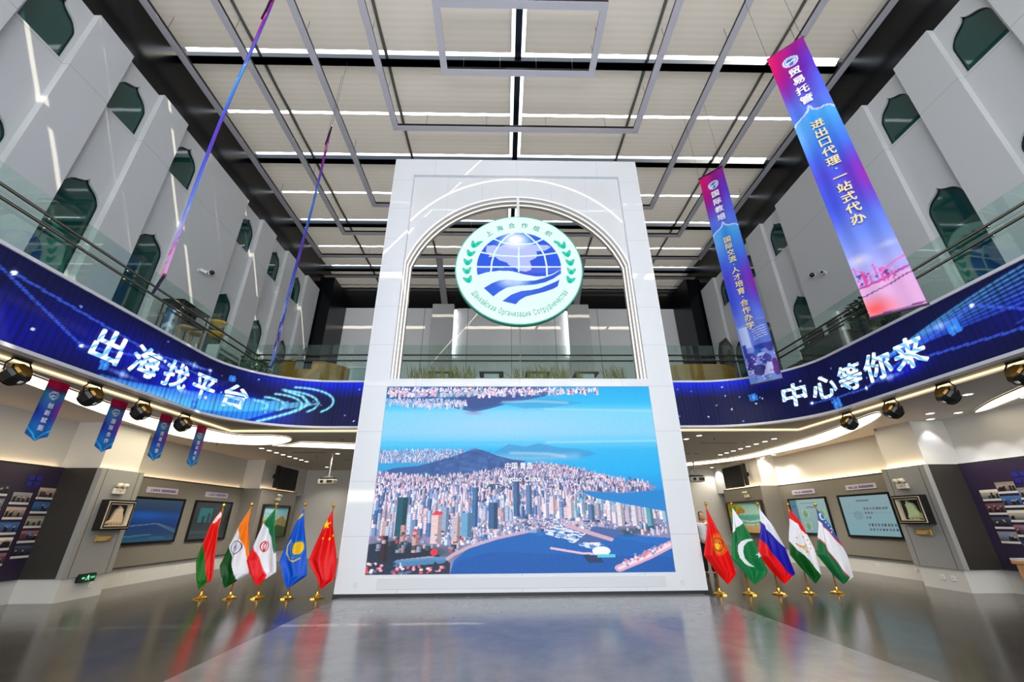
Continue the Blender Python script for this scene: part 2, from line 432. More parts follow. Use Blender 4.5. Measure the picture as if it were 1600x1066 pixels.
# flag outlines and devices in metres from each pole foot (x across, z up)
FLAGS = {
    'BY':{'base':[-7.115,10.681],'out_r':[(-0.005,1.812),(0.059,1.615),(0.139,1.207),(0.215,0.745),(0.251,0.476),(0.248,0.354),(0.128,0.294),(-0.01,0.176)],'out_l':[(-0.005,1.812),(-0.074,1.652),(-0.121,1.399),(-0.152,1.162),(-0.191,0.884),(-0.202,0.748),(-0.098,0.39),(-0.01,0.176)],'green':[(-0.152,1.162),(-0.191,0.884),(-0.227,0.748),(-0.122,0.391),(-0.004,0.155),(0.133,0.279),(0.032,0.544),(-0.077,0.838)],'orn':[(-0.029,1.775),(0.044,1.7),(0.034,1.639),(-0.06,1.506),(-0.085,1.531),(-0.061,1.652)]},
    'IN':{'base':[-6.45,10.64],'out_r':[(0.013,1.831),(0.122,1.441),(0.249,0.924),(0.317,0.562),(0.336,0.485),(0.13,0.348),(-0.087,0.205)],'out_l':[(0.013,1.831),(-0.049,1.66),(-0.125,1.443),(-0.24,1.043),(-0.274,0.837),(-0.325,0.635),(-0.204,0.39),(-0.087,0.205)],'orange':[(0.007,1.856),(0.148,1.441),(0.328,0.652),(0.298,0.652),(0.105,1.041),(-0.138,1.443),(-0.079,1.672)],'green':[(-0.244,1.039),(-0.345,0.635),(-0.081,0.183),(0.138,0.344),(-0.079,0.767)],'chakra':[(-0.048,1.009),(0.085,1.008),(-0.085,1.154)]},
    'IR':{'base':[-5.816,10.6],'out_r':[(-0.013,1.827),(0.12,1.437),(0.251,1.014),(0.343,0.65),(0.367,0.516),(0.155,0.375),(-0.025,0.247)],'out_l':[(-0.013,1.827),(-0.07,1.704),(-0.156,1.511),(-0.261,1.029),(-0.337,0.745),(-0.232,0.543),(-0.025,0.247)],'green':[(-0.018,1.852),(0.297,0.922),(0.261,0.888),(0.077,1.225),(-0.156,1.535),(-0.096,1.705)],'red':[(-0.264,1.041),(-0.357,0.745),(-0.257,0.544),(-0.02,0.225),(0.162,0.369)],'em':[(-0.04,1.028),(0.057,1.027),(-0.067,1.148)]},
    'KZ':{'base':[-5.157,10.559],'out_r':[(0.023,1.822),(0.106,1.553),(0.261,1.011),(0.344,0.603),(0.371,0.438),(0.175,0.298),(0.013,0.192)],'out_l':[(0.023,1.822),(-0.019,1.724),(-0.072,1.531),(-0.222,1.015),(-0.28,0.72),(-0.167,0.519),(0.013,0.192)],'sun':[(0.095,0.989),(0.207,0.989),(0.07,1.116)],'w1':[(-0.108,1.141),(-0.163,1.037),(-0.155,0.877),(-0.069,0.763),(0.064,0.729),(0.166,0.784)],'w2':[(-0.063,1.106),(-0.095,1.014),(-0.074,0.888),(0.013,0.797),(0.124,0.807)],'orn':[(-0.076,1.555),(-0.054,1.639),(0.021,1.724),(0.051,1.675),(-0.018,1.59)]},
    'CN':{'base':[-4.502,10.518],'out_r':[(0.057,1.792),(0.131,1.549),(0.304,0.917),(0.349,0.691),(0.34,0.361),(0.101,0.176)],'out_l':[(0.057,1.792),(-0.005,1.586),(-0.1,1.313),(-0.224,0.943),(-0.274,0.741),(-0.166,0.562),(-0.039,0.407),(0.101,0.176)],'s0':[(0.008,1.466),(0.101,1.466)],'s1':[(-0.008,1.184),(0.026,1.183)],'s2':[(0.11,1.169),(0.143,1.169)],'s3':[(0.191,1.236),(0.222,1.236)]},
    'KG':{'base':[4.363,10.444],'out_r':[(0.042,1.775),(0.122,1.371),(0.259,1.016),(0.34,0.67),(0.37,0.401),(0.16,0.199)],'out_l':[(0.042,1.775),(-0.078,1.373),(-0.174,1.019),(-0.247,0.777),(-0.117,0.584),(0.04,0.349),(0.16,0.199)],'sun':[(0.118,0.993),(0.241,0.992),(0.149,1.145)]},
    'PK':{'base':[5.0,10.403],'out_r':[(0.006,1.77),(0.119,1.44),(0.231,1.13),(0.35,0.759),(0.431,0.466),(0.392,0.411),(0.109,0.195)],'out_l':[(0.006,1.77),(-0.142,1.369),(-0.262,1.017),(-0.322,0.708),(-0.188,0.56),(-0.015,0.316),(0.109,0.195)],'white':[(0.012,1.795),(0.134,1.449),(-0.194,1.232),(-0.15,1.369)],'cr':[(0.272,1.101),(0.147,1.107),(0.018,1.061),(-0.082,0.969),(-0.129,0.854),(-0.111,0.729),(-0.023,0.604),(0.092,0.547),(0.206,0.542),(0.105,0.603),(0.013,0.705),(-0.002,0.83),(0.046,0.956),(0.146,1.049)],'star':[(0.31,0.787),(0.378,0.786)]},
    'RU':{'base':[5.647,10.361],'out_r':[(-0.03,1.765),(0.108,1.412),(0.272,0.941),(0.327,0.622),(0.365,0.41),(0.085,0.205)],'out_l':[(-0.03,1.765),(-0.119,1.485),(-0.223,1.153),(-0.304,0.899),(-0.32,0.762),(-0.092,0.447),(0.085,0.205)],'white':[(-0.024,1.79),(0.134,1.412),(0.313,0.945),(0.274,0.929),(-0.123,1.469),(-0.14,1.486)],'blue':[(-0.144,1.469),(-0.123,1.469),(0.276,0.936),(0.398,0.417),(0.307,0.367),(-0.252,1.142)]},
    'TJ':{'base':[6.346,10.401],'out_r':[(0.021,1.75),(0.121,1.528),(0.223,1.191),(0.316,0.887),(0.332,0.389),(0.302,0.335),(0.107,0.199)],'out_l':[(0.021,1.75),(-0.068,1.529),(-0.219,1.053),(-0.291,0.777),(-0.046,0.371),(0.107,0.199)],'red':[(0.028,1.774),(0.147,1.528),(0.248,1.186),(0.198,1.198),(0.085,1.359),(-0.088,1.554)],'green':[(-0.234,1.077),(0.313,0.328),(0.1,0.177),(-0.317,0.777)],'crown':[(0.022,0.958),(0.114,0.958),(0.049,1.051)],'stars':[(-0.049,1.122),(0.054,1.157),(0.152,1.133),(0.214,1.073),(0.243,0.991),(0.228,0.899),(0.168,0.83)]},
    'UZ':{'base':[7.013,10.443],'out_r':[(0.051,1.746),(0.112,1.548),(0.206,1.209),(0.325,0.764),(0.337,0.335),(0.093,0.183)],'out_l':[(0.051,1.746),(-0.058,1.5),(-0.197,1.117),(-0.304,0.768),(-0.06,0.383),(0.093,0.183)],'blue':[(0.058,1.771),(0.233,1.209),(0.307,0.949),(0.255,0.991),(0.114,1.258),(-0.076,1.513)],'green':[(-0.22,1.129),(0.295,0.324),(0.086,0.161),(-0.33,0.769)],'rl':[(-0.056,1.488),(0.113,1.253),(0.282,0.937)],'rl2':[(-0.197,1.117),(0.286,0.335)],'moon':[(0.055,1.585),(0.091,1.585)],'stars':[(0.1,1.512),(0.096,1.439),(0.156,1.475),(0.125,1.378),(0.173,1.402),(0.162,1.305),(0.189,1.281),(0.16,1.233)]}}
# disc artwork in units of the disc radius
EMB = {'glob':[(-0.676,-0.006),(0.669,0.004),(0.009,0.667),(-0.424,0.552),(0.425,0.559)],'wave':[(-0.654,-0.155),(-0.518,-0.105),(-0.315,-0.072),(-0.111,-0.08),(0.078,-0.138),(0.252,-0.174),(0.412,-0.17),(0.545,-0.118),(0.664,-0.04)],'b1':[(-0.551,-0.391),(-0.428,-0.302),(-0.314,-0.251),(-0.198,-0.233),(-0.039,-0.252),(0.119,-0.257),(0.25,-0.247),(0.411,-0.196),(0.545,-0.135),(0.667,-0.04),(0.665,-0.117),(0.541,-0.212),(0.408,-0.28),(0.247,-0.323),(0.103,-0.337),(-0.055,-0.35),(-0.199,-0.383),(-0.312,-0.458),(-0.404,-0.541)],'b2':[(-0.265,-0.62),(-0.128,-0.507),(0.03,-0.44),(0.173,-0.423),(0.317,-0.389),(0.464,-0.322),(0.582,-0.262),(0.635,-0.228),(0.599,-0.354),(0.532,-0.396),(0.387,-0.455),(0.243,-0.497),(0.099,-0.538),(-0.001,-0.603),(-0.058,-0.675)],'land':[(-0.52,0.404),(-0.408,0.419),(-0.317,0.387),(-0.197,0.458),(-0.016,0.463),(0.194,0.437),(0.345,0.43),(0.466,0.431),(0.524,0.385),(0.431,0.321),(0.281,0.302),(0.301,0.23),(0.277,0.177),(0.171,0.114),(0.199,0.018),(0.19,-0.052),(0.108,-0.087),(0.006,-0.07),(-0.051,-0.019),(-0.161,0.032),(-0.197,0.085),(-0.316,0.128),(-0.375,0.189),(-0.493,0.188),(-0.465,0.242),(-0.533,0.295)],'lat0':[(-0.676,-0.003),(0.669,0.007)],'lat1':[(-0.614,0.277),(-0.316,0.216),(-0.005,0.201),(0.308,0.221),(0.617,0.278)],'lat2':[(-0.424,0.552),(-0.257,0.47),(-0.017,0.435),(0.225,0.456),(0.425,0.559)],'m0':[(0.001,0.372),(-0.006,-0.087)],'m1':[(-0.445,-0.091),(-0.436,0.083),(-0.391,0.278),(-0.303,0.46),(-0.182,0.61),(-0.075,0.667)],'m2':[(0.441,-0.173),(0.442,0.019),(0.413,0.231),(0.322,0.429),(0.198,0.576),(0.108,0.659)],'glow':[(-0.053,0.536),(-0.097,-0.267)],'lv':[(-0.737,0.393),(-0.79,0.222),(-0.821,0.054),(-0.819,-0.11),(-0.788,-0.271)],'rv':[(0.735,0.387),(0.793,0.225),(0.827,0.057),(0.824,-0.108),(0.792,-0.269)],'sg':[(-0.641,0.467),(0.634,0.478)],'tx':[(-0.494,0.653),(-0.312,0.759),(-0.112,0.818),(0.104,0.82),(0.302,0.765),(0.498,0.663)],'ru':[(-0.718,-0.444),(-0.004,-0.841),(0.745,-0.436)]}

# ================================================================== SETTING
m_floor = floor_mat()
m_white = M('white_paint', (205, 203, 199), 0.55)
m_clad = seam_mat('white_cladding', (196, 198, 200), (160, 161, 163), 0.35, (1, 2), (40.0, 3.55), coat=0.08, width=0.008)
m_cladrear = seam_mat('white_cladding_rear', (228, 228, 230), (80, 82, 84), 0.3, (0, 2), (2.43, 20.0), coat=0.1, width=0.012)
m_black = M('black_metal', (9, 11, 17), 0.25, 0.2, spec=0.3)
m_beam = M('dark_blue_steel', (22, 30, 40), 0.28, 0.6)
m_fabric = fabric_mat()
m_teal = M('teal_window_glass', (16, 66, 62), 0.04, spec=0.6)
m_darkframe = M('dark_frame', (16, 30, 28), 0.4)
m_grey = M('grey_panel', (124, 119, 111), 0.45)
m_greyd = M('dark_grey_panel', (48, 45, 41), 0.45)
m_pier = M('pier_panel', (148, 148, 147), 0.4)
m_purple = noise_mat('purple_panel', (38, 28, 52), (50, 38, 62), 0.4, 0.8)
m_cove = M('cove_light_warm', (255, 240, 205), 0.5, emit=5.0)
m_strip = M('strip_light', (255, 226, 170), 0.5, emit=2.0)
m_down = M('downlight_lens', (255, 246, 225), 0.5, emit=7.0)
m_groove = M('groove', (40, 38, 36), 0.7)

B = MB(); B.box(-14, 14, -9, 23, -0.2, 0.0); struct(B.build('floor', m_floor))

# ground floor side walls: (side -1 left, +1 right)
WALLX, FRONTX, PIERX = 10.5, 10.68, 9.83
ZB, ZT, ZC = 0.45, 2.72, 3.8
def side_panel(b, s, xf, y0, y1, z0, z1, th=0.1):
    xs = sorted((s * xf, s * (xf + th))); b.box(xs[0], xs[1], y0, y1, z0, z1)
for s, nm in ((-1, 'left'), (1, 'right')):
    b = MB()
    # 0 white, 1 grey, 2 dark grey, 3 pier, 4 purple, 5 groove
    side_panel(b, s, WALLX + .06, 11.3, 17.15, 0.0, ZB); side_panel(b, s, WALLX + .13, 11.3, 17.15, ZT - .1, ZC + .1)
    side_panel(b, s, FRONTX + .06, -9, 10.25, 0.0, ZB, .3); side_panel(b, s, FRONTX + .13, -9, 10.25, ZT - .1, ZC + .1, .3); side_panel(b, s, 10.95, 10.2, 21.0, 0, ZC + .1, .1)
    b.cur = 1; side_panel(b, s, WALLX, 11.3, 17.15, ZB, ZT)
    b.cur = 4; side_panel(b, s, FRONTX, -9, 10.18, ZB, ZT)
    b.cur = 5; side_panel(b, s, WALLX - .003, 11.36, 17.1, ZT - .03, ZT + .005, .05); side_panel(b, s, WALLX - .003, 11.36, 17.1, ZB - .01, ZB + .012, .05)
    side_panel(b, s, FRONTX - .003, -9, 10.15, ZT - .03, ZT + .005, .05)
    struct(b.build('wall_%s_lower' % nm, [m_white, m_grey, m_greyd, m_pier, m_purple, m_groove]))
    # near pier with grey facing, frontal face dark
    b = MB()
    xa, xb = sorted((s * PIERX, s * 11.0))
    b.box(xa, xb, 10.2, 11.3, 0, ZB); b.box(*sorted((s * (PIERX + .1), s * 11.0)), 10.2, 11.3, ZT - .1, ZC + .1)
    b.cur = 3
    f0, f1 = sorted((s * PIERX, s * (PIERX + .06)))
    side_panel(b, s, PIERX - .03, 10.15, 11.36, ZB, ZT, .12)
    b.cur = 2
    b.box(*sorted((s * (PIERX + .091), s * FRONTX)), 10.15, 10.22, ZB, ZT)
    b.cur = 3
    b.box(*sorted((s * (PIERX + .091), s * WALLX)), 11.3, 11.36, ZB, ZT)
    b.cur = 5
    for y in (10.28, 11.2): side_panel(b, s, PIERX - .032, y, y + .012, ZB, ZT, .01)
    struct(b.build('trim_1' if s < 0 else 'trim_2', [m_white, m_grey, m_greyd, m_pier, m_purple, m_groove]), 'near grey pier on the %s side' % nm)
    # far pier
    b = MB()
    b.box(xa, xb, 17.1, 21.0, 0, ZB); b.box(*sorted((s * (PIERX + .1), s * 11.0)), 17.1, 21.0, ZT - .1, ZC + .1)
    b.cur = 1; side_panel(b, s, PIERX - .03, 17.05, 20.0, ZB, ZT, .12)
    b.box(*sorted((s * (PIERX + .091), s * WALLX)), 17.05, 17.12, ZB, ZT)
    b.cur = 5; side_panel(b, s, PIERX - .033, 17.06, 19.99, ZT - .03, ZT + .005, .05)
    struct(b.build('trim_3' if s < 0 else 'trim_4', [m_white, m_grey, m_greyd, m_pier, m_purple, m_groove]), 'far grey pier on the %s side' % nm)
# warm light hidden in the slot above the grey wall panels (left strips added out of sight to brighten wall and ceiling)
for s, nm, st in ((1, 'right', 24.0), (-1, 'left', 8.0)):
    for k, (x, y0, y1) in enumerate(((WALLX, 11.4, 17.0), (PIERX - .03, 10.2, 11.3), (PIERX - .03, 17.1, 19.9), (FRONTX, 2.0, 10.1))):
        b = MB(); side_panel(b, s, x + .055, y0, y1, ZT + .001, ZT + .007, .04)
        cool = (k == 3 and s > 0)
        o = b.build('cove_strip', M('cove_strip_%s%s' % (nm, '_cool' if cool else ''), (240, 240, 250) if cool else (255, 214, 164), 0.5, emit=st * (.1 if cool else 1.0)))
        where = ('the long grey display wall', 'the near pier', 'the far pier', 'the purple photo wall')[k]
        tag(o, '%s light strip along the top of %s on the %s' % ('added hidden' if s < 0 else ('cool white' if cool else 'warm'), where, nm), 'strip light')

b = MB(); b.box(-11, 11, 20.9, 21.1, 0, ZC + .1); struct(b.build('wall_rear_lower', m_white))

# ground-floor ceiling (C-shaped round the atrium) and soffit under the LED ribbon
SX, SY = 8.0, 11.55
cshape = [(-11, -9), (-SX, -9), (-SX, SY), (SX, SY), (SX, -9), (11, -9), (11, 21), (-11, 21)]
b = MB(); b.prism(cshape, [], ZC, ZC + .12, lambda x, y, h: (x, y, h))
m_ceil = M('ceiling_paint', (206, 200, 192), 0.6)
struct(b.build('ceiling_lower', m_ceil))

FX, FY0, FY = 7.55, -8.5, 11.27
def fas_points():
    pts = [(-FX, y) for y in np.linspace(FY0, 9.2, 60)]
    for k in range(1, 24):
        t = PI / 2 * k / 24; pts.append((-5.2 - 2.35 * math.cos(t), 9.2 + 2.07 * math.sin(t)))
    pts += [(x, FY) for x in np.linspace(-5.2, 0, 20)]
    r = [(-x, y) for x, y in pts[::-1]][1:]
    return np.array(pts + r)
FP = fas_points()
FS = np.concatenate([[0], np.cumsum(np.hypot(*np.diff(FP, axis=0).T))]); FL = FS[-1]
def fas(s, off=0.0):
    """point on the ribbon at arc length s (from the near left end), moved off metres into the atrium"""
    s = np.asarray(s, float)
    x = np.interp(s, FS, FP[:, 0]); y = np.interp(s, FS, FP[:, 1])
    e = 0.15
    dx = np.interp(s + e, FS, FP[:, 0]) - np.interp(s - e, FS, FP[:, 0]); dy = np.interp(s + e, FS, FP[:, 1]) - np.interp(s - e, FS, FP[:, 1])
    L = np.hypot(dx, dy) + 1e-9
    return x + dy / L * off, y - dx / L * off
ZF0, ZF1 = 3.90, 5.17
ring = [tuple(p) for p in FP]
soff = [(-SX - .02, FY0), (-SX - .02, SY + .02), (SX + .02, SY + .02), (SX + .02, FY0)] + ring[::-1]
b = MB(); b.prism(soff, [], 3.87, 3.9, lambda x, y, h: (x, y, h))
m_soff = noise_mat('soffit_plaster', (150, 143, 135), (120, 113, 106), 0.55, 1.2, stretch=(1, .3, 1))
struct(b.build('trim_5', m_soff), 'plaster soffit under the LED ribbon')
b = MB(); b.tube([(-SX + .03, FY0, 3.845), (-SX + .03, SY - .03, 3.845), (SX - .03, SY - .03, 3.845), (SX - .03, FY0, 3.845)], 0.02, 6)
tag(b.build('light_strip', m_strip), 'thin warm line of light round the edge of the balcony soffit', 'strip light')
# upper floor plate
up = [(-11, FY0), (-FX - .1, FY0)] + [tuple(p) for p in np.stack(fas(np.linspace(0, FL, 120), -0.12), 1)] + [(FX + .1, FY0), (11, FY0), (11, 22.4), (-11, 22.4)]
b = MB(); b.prism(up, [], 4.9, 5.05, lambda x, y, h: (x, y, h)); struct(b.build('floor_upper', M('upper_floor', (150, 148, 144), 0.4)))

# upper side walls: sawtooth cladding with two tiers of ogee windows
XP, XR, ZW = 9.84, 9.99, 12.4
def ogee(c, hw, z0, zs, zt):
    h = zt - zs
    right = [(hw, z0), (hw, zs), (hw * .97, zs + .14 * h), (hw * .88, zs + .30 * h), (hw * .74, zs + .46 * h), (hw * .58, zs + .57 * h), (hw * .42, zs + .64 * h), (hw * .27, zs + .71 * h), (hw * .15, zs + .78 * h), (hw * .06, zs + .87 * h), (0, zt)]
    left = [(-a, z) for a, z in right[-2::-1]]
    return [(c + a, z) for a, z in right + left]
MOD = [-1.75, 0.2, 2.2, 5.4, 7.36, 9.32, 12.5, 14.53, 16.5]          # recess centres along the wall
wn = 0
for s, nm in ((-1, 'left'), (1, 'right')):
    b = MB()
    fnY = lambda a, z, h, s=s: (s * h, a, z)
    yprev = -8.4
    for c in MOD:
        r0, r1 = c - .53, c + .5
        if r0 > 18.2: break
        b.box(*sorted((s * XP, s * (XP + .3))), yprev, r0, 4.95, ZW)
        hole_hi = ogee(c, .43, 10.72, 11.5, 12.03); hole_lo = ogee(c, .43, 5.06, 8.32, 8.84)
        b.prism([(r0, 4.95), (r1, 4.95), (r1, ZW - .02), (r0, ZW - .02)], [hole_hi, hole_lo], XR, XR + .1, fnY)
        yprev = r1
    b.box(*sorted((s * XP, s * (XP + .3))), yprev, 18.3, 4.95, ZW)
    struct(b.build('wall_%s' % nm, m_clad))
    for c in MOD:
        for tier, (z0, zs, zt) in (('upper', (10.72, 11.5, 12.03)), ('lower', (5.06, 8.32, 8.84))):
            wn += 1
            pane = MB(); pane.prism(ogee(c, .44, z0 - .01, zs, zt + .01), [], XR + .07, XR + .09, fnY)
            o = struct(pane.build('window_%d' % wn, m_teal))
            fr = MB(); fr.prism(ogee(c, .435, z0, zs, zt), [ogee(c, .415, z0 + .02, zs - .01, zt - .035)], XR + .05, XR + .07, fnY)
            fr.build('window_frame', m_darkframe, o)
    # black wall above and behind the cladding
    b = MB(); b.box(*sorted((s * 10.6, s * 10.75)), -9, 22.6, 4.95, 15.4)
    struct(b.build('trim_6' if s < 0 else 'trim_7', m_black), 'black metal wall band above the %s cladding' % nm)
    b = MB(); b.box(*sorted((s * 9.24, s * 9.98)), 18.45, 20.45, 5.05, 13.2)
    b.box(*sorted((s * 9.9, s * 10.62)), 18.3, 20.45, 5.05, 12.9)
    struct(b.build('trim_8' if s < 0 else 'trim_9', m_black), 'black corner column on the %s' % nm)

# upper rear wall: white cladding, two projecting columns, black wall behind
b = MB(); b.box(-9.9, 9.9, 20.5, 20.7, 5.0, 12.5)
struct(b.build('wall_rear', m_cladrear))
for k, x in enumerate((-3.78, 3.72)):
    b = MB(); b.bbox(x - .6, x + .6, 20.15, 20.52, 5.05, 12.6, .02)
    struct(b.build('trim_%d' % (10 + k), M('column_cladding', (205, 205, 206), 0.35)), 'projecting white column on the upper rear wall')
    b = MB()
    T = Matrix.Translation((x + (.05 if x < 0 else -.05), 20.4, 12.6)) @ Matrix.Rotation(math.radians(-7 if x < 0 else 7), 4, 'Y') @ Matrix.Rotation(math.radians(32), 4, 'X')
    b.bbox(-.17, .17, -.17, .17, 0.0, 2.95, .02, T)
    struct(b.build('trim_%d' % (12 + k), M('grey_steel', (150, 150, 152), 0.4, 0.2)), 'grey raking strut above the rear column')
b = MB(); b.box(-10.7, 10.7, 22.4, 22.6, 4.9, 15.4); struct(b.build('wall_rear_upper', m_black))
# vertical light tubes on the upper rear wall
for x, z1, wh in ((-9.45, 12.15, 'left corner'), (-3.1, 12.33, 'left column'), (3.05, 12.25, 'right column'), (9.5, 12.05, 'right corner')):
    t = thing('light_tube', 'white vertical light tube on the upper rear wall by the %s' % wh, 'tube light', (x, 20.36, 9.6))
    b = MB(); b.cyl((0, 0, 0), (0, 0, z1 - 9.6), .06, n=10); b.build('tube', M('tube_light', (250, 252, 255), .5, emit=3.5), t, True)
    b = MB(); b.bbox(-.07, .07, -.07, .07, z1 - 9.6, z1 - 9.5, .01); b.build('end_cap', m_darkframe, t)
    for z in (.3, z1 - 10.2):
        b = MB(); b.box(-.03, .03, .055, .14, z, z + .1); b.build('bracket', m_darkframe, t)

# front wall behind the camera: tall glazed openings with mullions that let the daylight in
b = MB()
holes = []
for x0 in (-9.4, -6.2, -3.0, 0.2, 3.4, 6.6):
    holes += [[(x0, .3), (x0 + 2.8, .3), (x0 + 2.8, 3.9), (x0, 3.9)], [(x0, 5.6), (x0 + 2.8, 5.6), (x0 + 2.8, 12.0), (x0, 12.0)]]
b.prism([(-11, 0), (11, 0), (11, 15.4), (-11, 15.4)], holes, -8.9, -8.7, lambda x, z, h: (x, h, z))
struct(b.build('wall_front', m_white))
b = MB()
for x0 in (-9.4, -6.2, -3.0, 0.2, 3.4, 6.6):
    for k in (1, 2): b.box(x0 + k * .93 - .03, x0 + k * .93 + .03, -8.84, -8.76, .3, 3.9); b.box(x0 + k * .93 - .03, x0 + k * .93 + .03, -8.84, -8.76, 5.6, 12)
    for z in (7.2, 8.8, 10.4): b.box(x0, x0 + 2.8, -8.83, -8.77, z - .03, z + .03)
struct(b.build('window_frame_front', m_darkframe))

# ------------------------------------------------------------------ roof: shades, beams, ridge
ZR = 15.0
GB = [8.11 + 3.93 * k for k in range(-4, 4)]            # gaps that have a beam behind them
rows = []
for g in GB:
    rows.append((g + .40, g + 2.15)); rows.append((g + 2.26, g + 3.97))
rows = [(-9.0, GB[0])] + rows
rows = [(a, min(bb, 22.45)) for a, bb in rows if a < 22.3]
cols = [(-10.62, -8.12), (-8.05, -4.17), (-4.10, -.21), (.21, 4.10), (4.17, 8.05), (8.12, 10.62)]
cn = ['outermost left', 'middle left', 'innermost left', 'innermost right', 'middle right', 'outermost right']
rown = ['first', 'second', 'third', 'fourth', 'fifth', 'sixth', 'seventh', 'eighth', 'ninth', 'tenth', 'eleventh', 'twelfth', 'thirteenth', 'fourteenth', 'fifteenth', 'sixteenth', 'seventeenth']
for ri, (y0, y1) in enumerate(rows):
    for ci, (x0, x1) in enumerate(cols):
        t = (x0 + x1) / 2
        def fn(U, V, x0=x0, x1=x1, y0=y0, y1=y1):
            return np.stack([x0 + (x1 - x0) * U, y0 + (y1 - y0) * V, ZR - .045 * np.sin(np.pi * V) - .02 * np.sin(np.pi * U * 4) ** 2], 1)
        o = grid_obj('roof_shade', 13, 7, fn, np.full((91, 3), 200.), m_fabric)
        rr = rown[len(rows) - 1 - ri]
        tag(o, 'beige fabric roof shade, %s row from the back wall, %s of the ridge beam' % (rr, cn[ci]), 'roof shade', 'fabric shades across the glass roof')
k = 14
for g in GB:
    b = MB(); b.box(-10.6, 10.6, g + .19, g + .40, ZR - .2, ZR + .03)
    b.box(-10.6, 10.6, g + .17, g + .42, ZR - .2, ZR - .18)
    struct(b.build('trim_%d' % k, m_beam), 'dark steel roof beam across the hall'); k += 1
b = MB(); b.box(-.1, .1, -9, 22.4, ZR - .1, ZR + .2); struct(b.build('trim_%d' % k, m_beam), 'dark ridge beam along the middle of the roof'); k += 1
for x in (-8.085, -4.135, 4.135, 8.085):
    b = MB(); b.box(x - .045, x + .045, -9, 22.4, ZR - .045, ZR + .03); b.cyl((x, -9, ZR - .06), (x, 22.4, ZR - .06), .02, n=6)
    struct(b.build('trim_%d' % k, M('shade_rail', (120, 118, 112), 0.4, 0.4)), 'thin grey shade rail along the roof'); k += 1

# nested hanging light frames
m_ring = M('grey_light_frame', (205, 202, 212), 0.45)
m_ringd = M('frame_side_black', (8, 8, 9), 0.5)
RINGS = [(2.27, 6.44, 8.28, 'smallest'), (4.25, 4.4, 10.28, 'second smallest'), (6.12, 0.5, 14.18, 'third smallest'), (8.13, -1.5, 16.13, 'second largest'), (10.0, -3.4, 18.0, 'largest')]
for hw, y0, y1, nm in RINGS:
    t = thing('pendant_light', 'grey rectangular light frame hung under the roof, %s of the nested set' % nm, 'ceiling light', (0, (y0 + y1) / 2, 14.2), group='nested rectangular light frames')
    yc = (y0 + y1) / 2; d = (y1 - y0) / 2; b = MB(); e = .1
    for zz0, zz1, ee, cur in ((0, .012, e, 0), (.012, .13, e - .012, 1)):
        b.cur = cur
        outer = [(-hw - ee, -d - ee), (hw + ee, -d - ee), (hw + ee, d + ee), (-hw - ee, d + ee)]
        inner = [(-hw + ee, -d + ee), (hw - ee, -d + ee), (hw - ee, d - ee), (-hw + ee, d - ee)]
        b.prism(outer, [inner], zz0, zz1, lambda x, y, h: (x, y, h))
    b.build('frame', [m_ring, m_ringd], t)
    for sx in (-.75, -.25, .25, .75):
        b = MB(); b.cyl((hw * sx, d, .12), (hw * sx, d, .8), .006, n=5); b.build('cable', m_ringd, t)
    for sy in (-.6, 0, .6):
        for s in (-1, 1):
            b = MB(); b.cyl((s * hw, d * sy, .12), (s * hw, d * sy, .8), .006, n=5); b.build('cable', m_ringd, t)

t = thing('pendant_light', 'long straight grey light bar hung across the roof near the back wall', 'ceiling light', (0, 19.95, 14.2))
b = MB(); b.box(-10.55, 10.55, -.1, .1, 0, .012); b.cur = 1; b.box(-10.55, 10.55, -.09, .09, .012, .13); b.build('frame', [m_ring, m_ringd], t)
for x in (-8, -5, -2, 2, 5, 8):
    b = MB(); b.cyl((x, 0, .12), (x, 0, .8), .006, n=5); b.build('cable', m_ringd, t)

# ================================================================== PORTAL
PY = 10.58
m_portal = seam_mat('portal_panel', (226, 228, 232), (200, 201, 204), 0.45, (0, 2), (2.79, 1.21), coat=0.0, width=0.006)
m_reveal = M('portal_reveal', (176, 170, 165), 0.5)
m_led_line = M('led_line', (255, 253, 248), 0.5, emit=1.15)
def arch(hw, zs, za, zb, n=28):
    sag = za - zs; R_ = (hw * hw + sag * sag) / (2 * sag); cz = za - R_
    t0 = math.asin(hw / R_)
    arc = [(R_ * math.sin(t), cz + R_ * math.cos(t)) for t in np.linspace(t0, -t0, n)]
    return [(-hw, zb), (hw, zb)] + arc
portal = thing('portal_arch', 'tall white freestanding portal with an arched opening in the middle of the hall', 'portal', (0, PY, 0))
L = lambda x, z, h: (x, h, z)
b = MB()
b.prism([(-4.175, .06), (4.175, .06), (4.175, 13.06), (-4.175, 13.06)], [[(-3.5, 5.05), (3.5, 5.05), (3.5, 12.35), (-3.5, 12.35)], [(-3.54, .425), (3.5, .425), (3.5, 4.83), (-3.54, 4.83)]], 0, .66, L)
b.box(-3.6, 3.6, .3, .6, .3, 5.0)
b.build('frame', m_portal, portal)
b = MB(); b.box(-4.19, 4.19, -.012, .67, 0, .06); b.build('skirting', m_ringd, portal)
b = MB(); b.box(-4.172, -4.155, -.006, 0.02, .1, 13.05); b.box(4.155, 4.172, -.006, .02, .1, 13.05); b.box(-4.172, 4.172, -.006, .02, 13.035, 13.055)
b.build('edge_trim', M('bright_edge', (236, 236, 238), .3), portal)
b = MB()
b.prism([(-3.5, 5.05), (3.5, 5.05), (3.5, 12.35), (-3.5, 12.35)], [arch(3.46, 8.88, 11.49, 5.06)], .12, .24, L)
b.build('arch_panel', seam_mat('arch_panel', (220, 221, 225), (196, 197, 200), .45, (0, 2), (1.17, 9.0), coat=.0, width=.005, offs=0), portal)
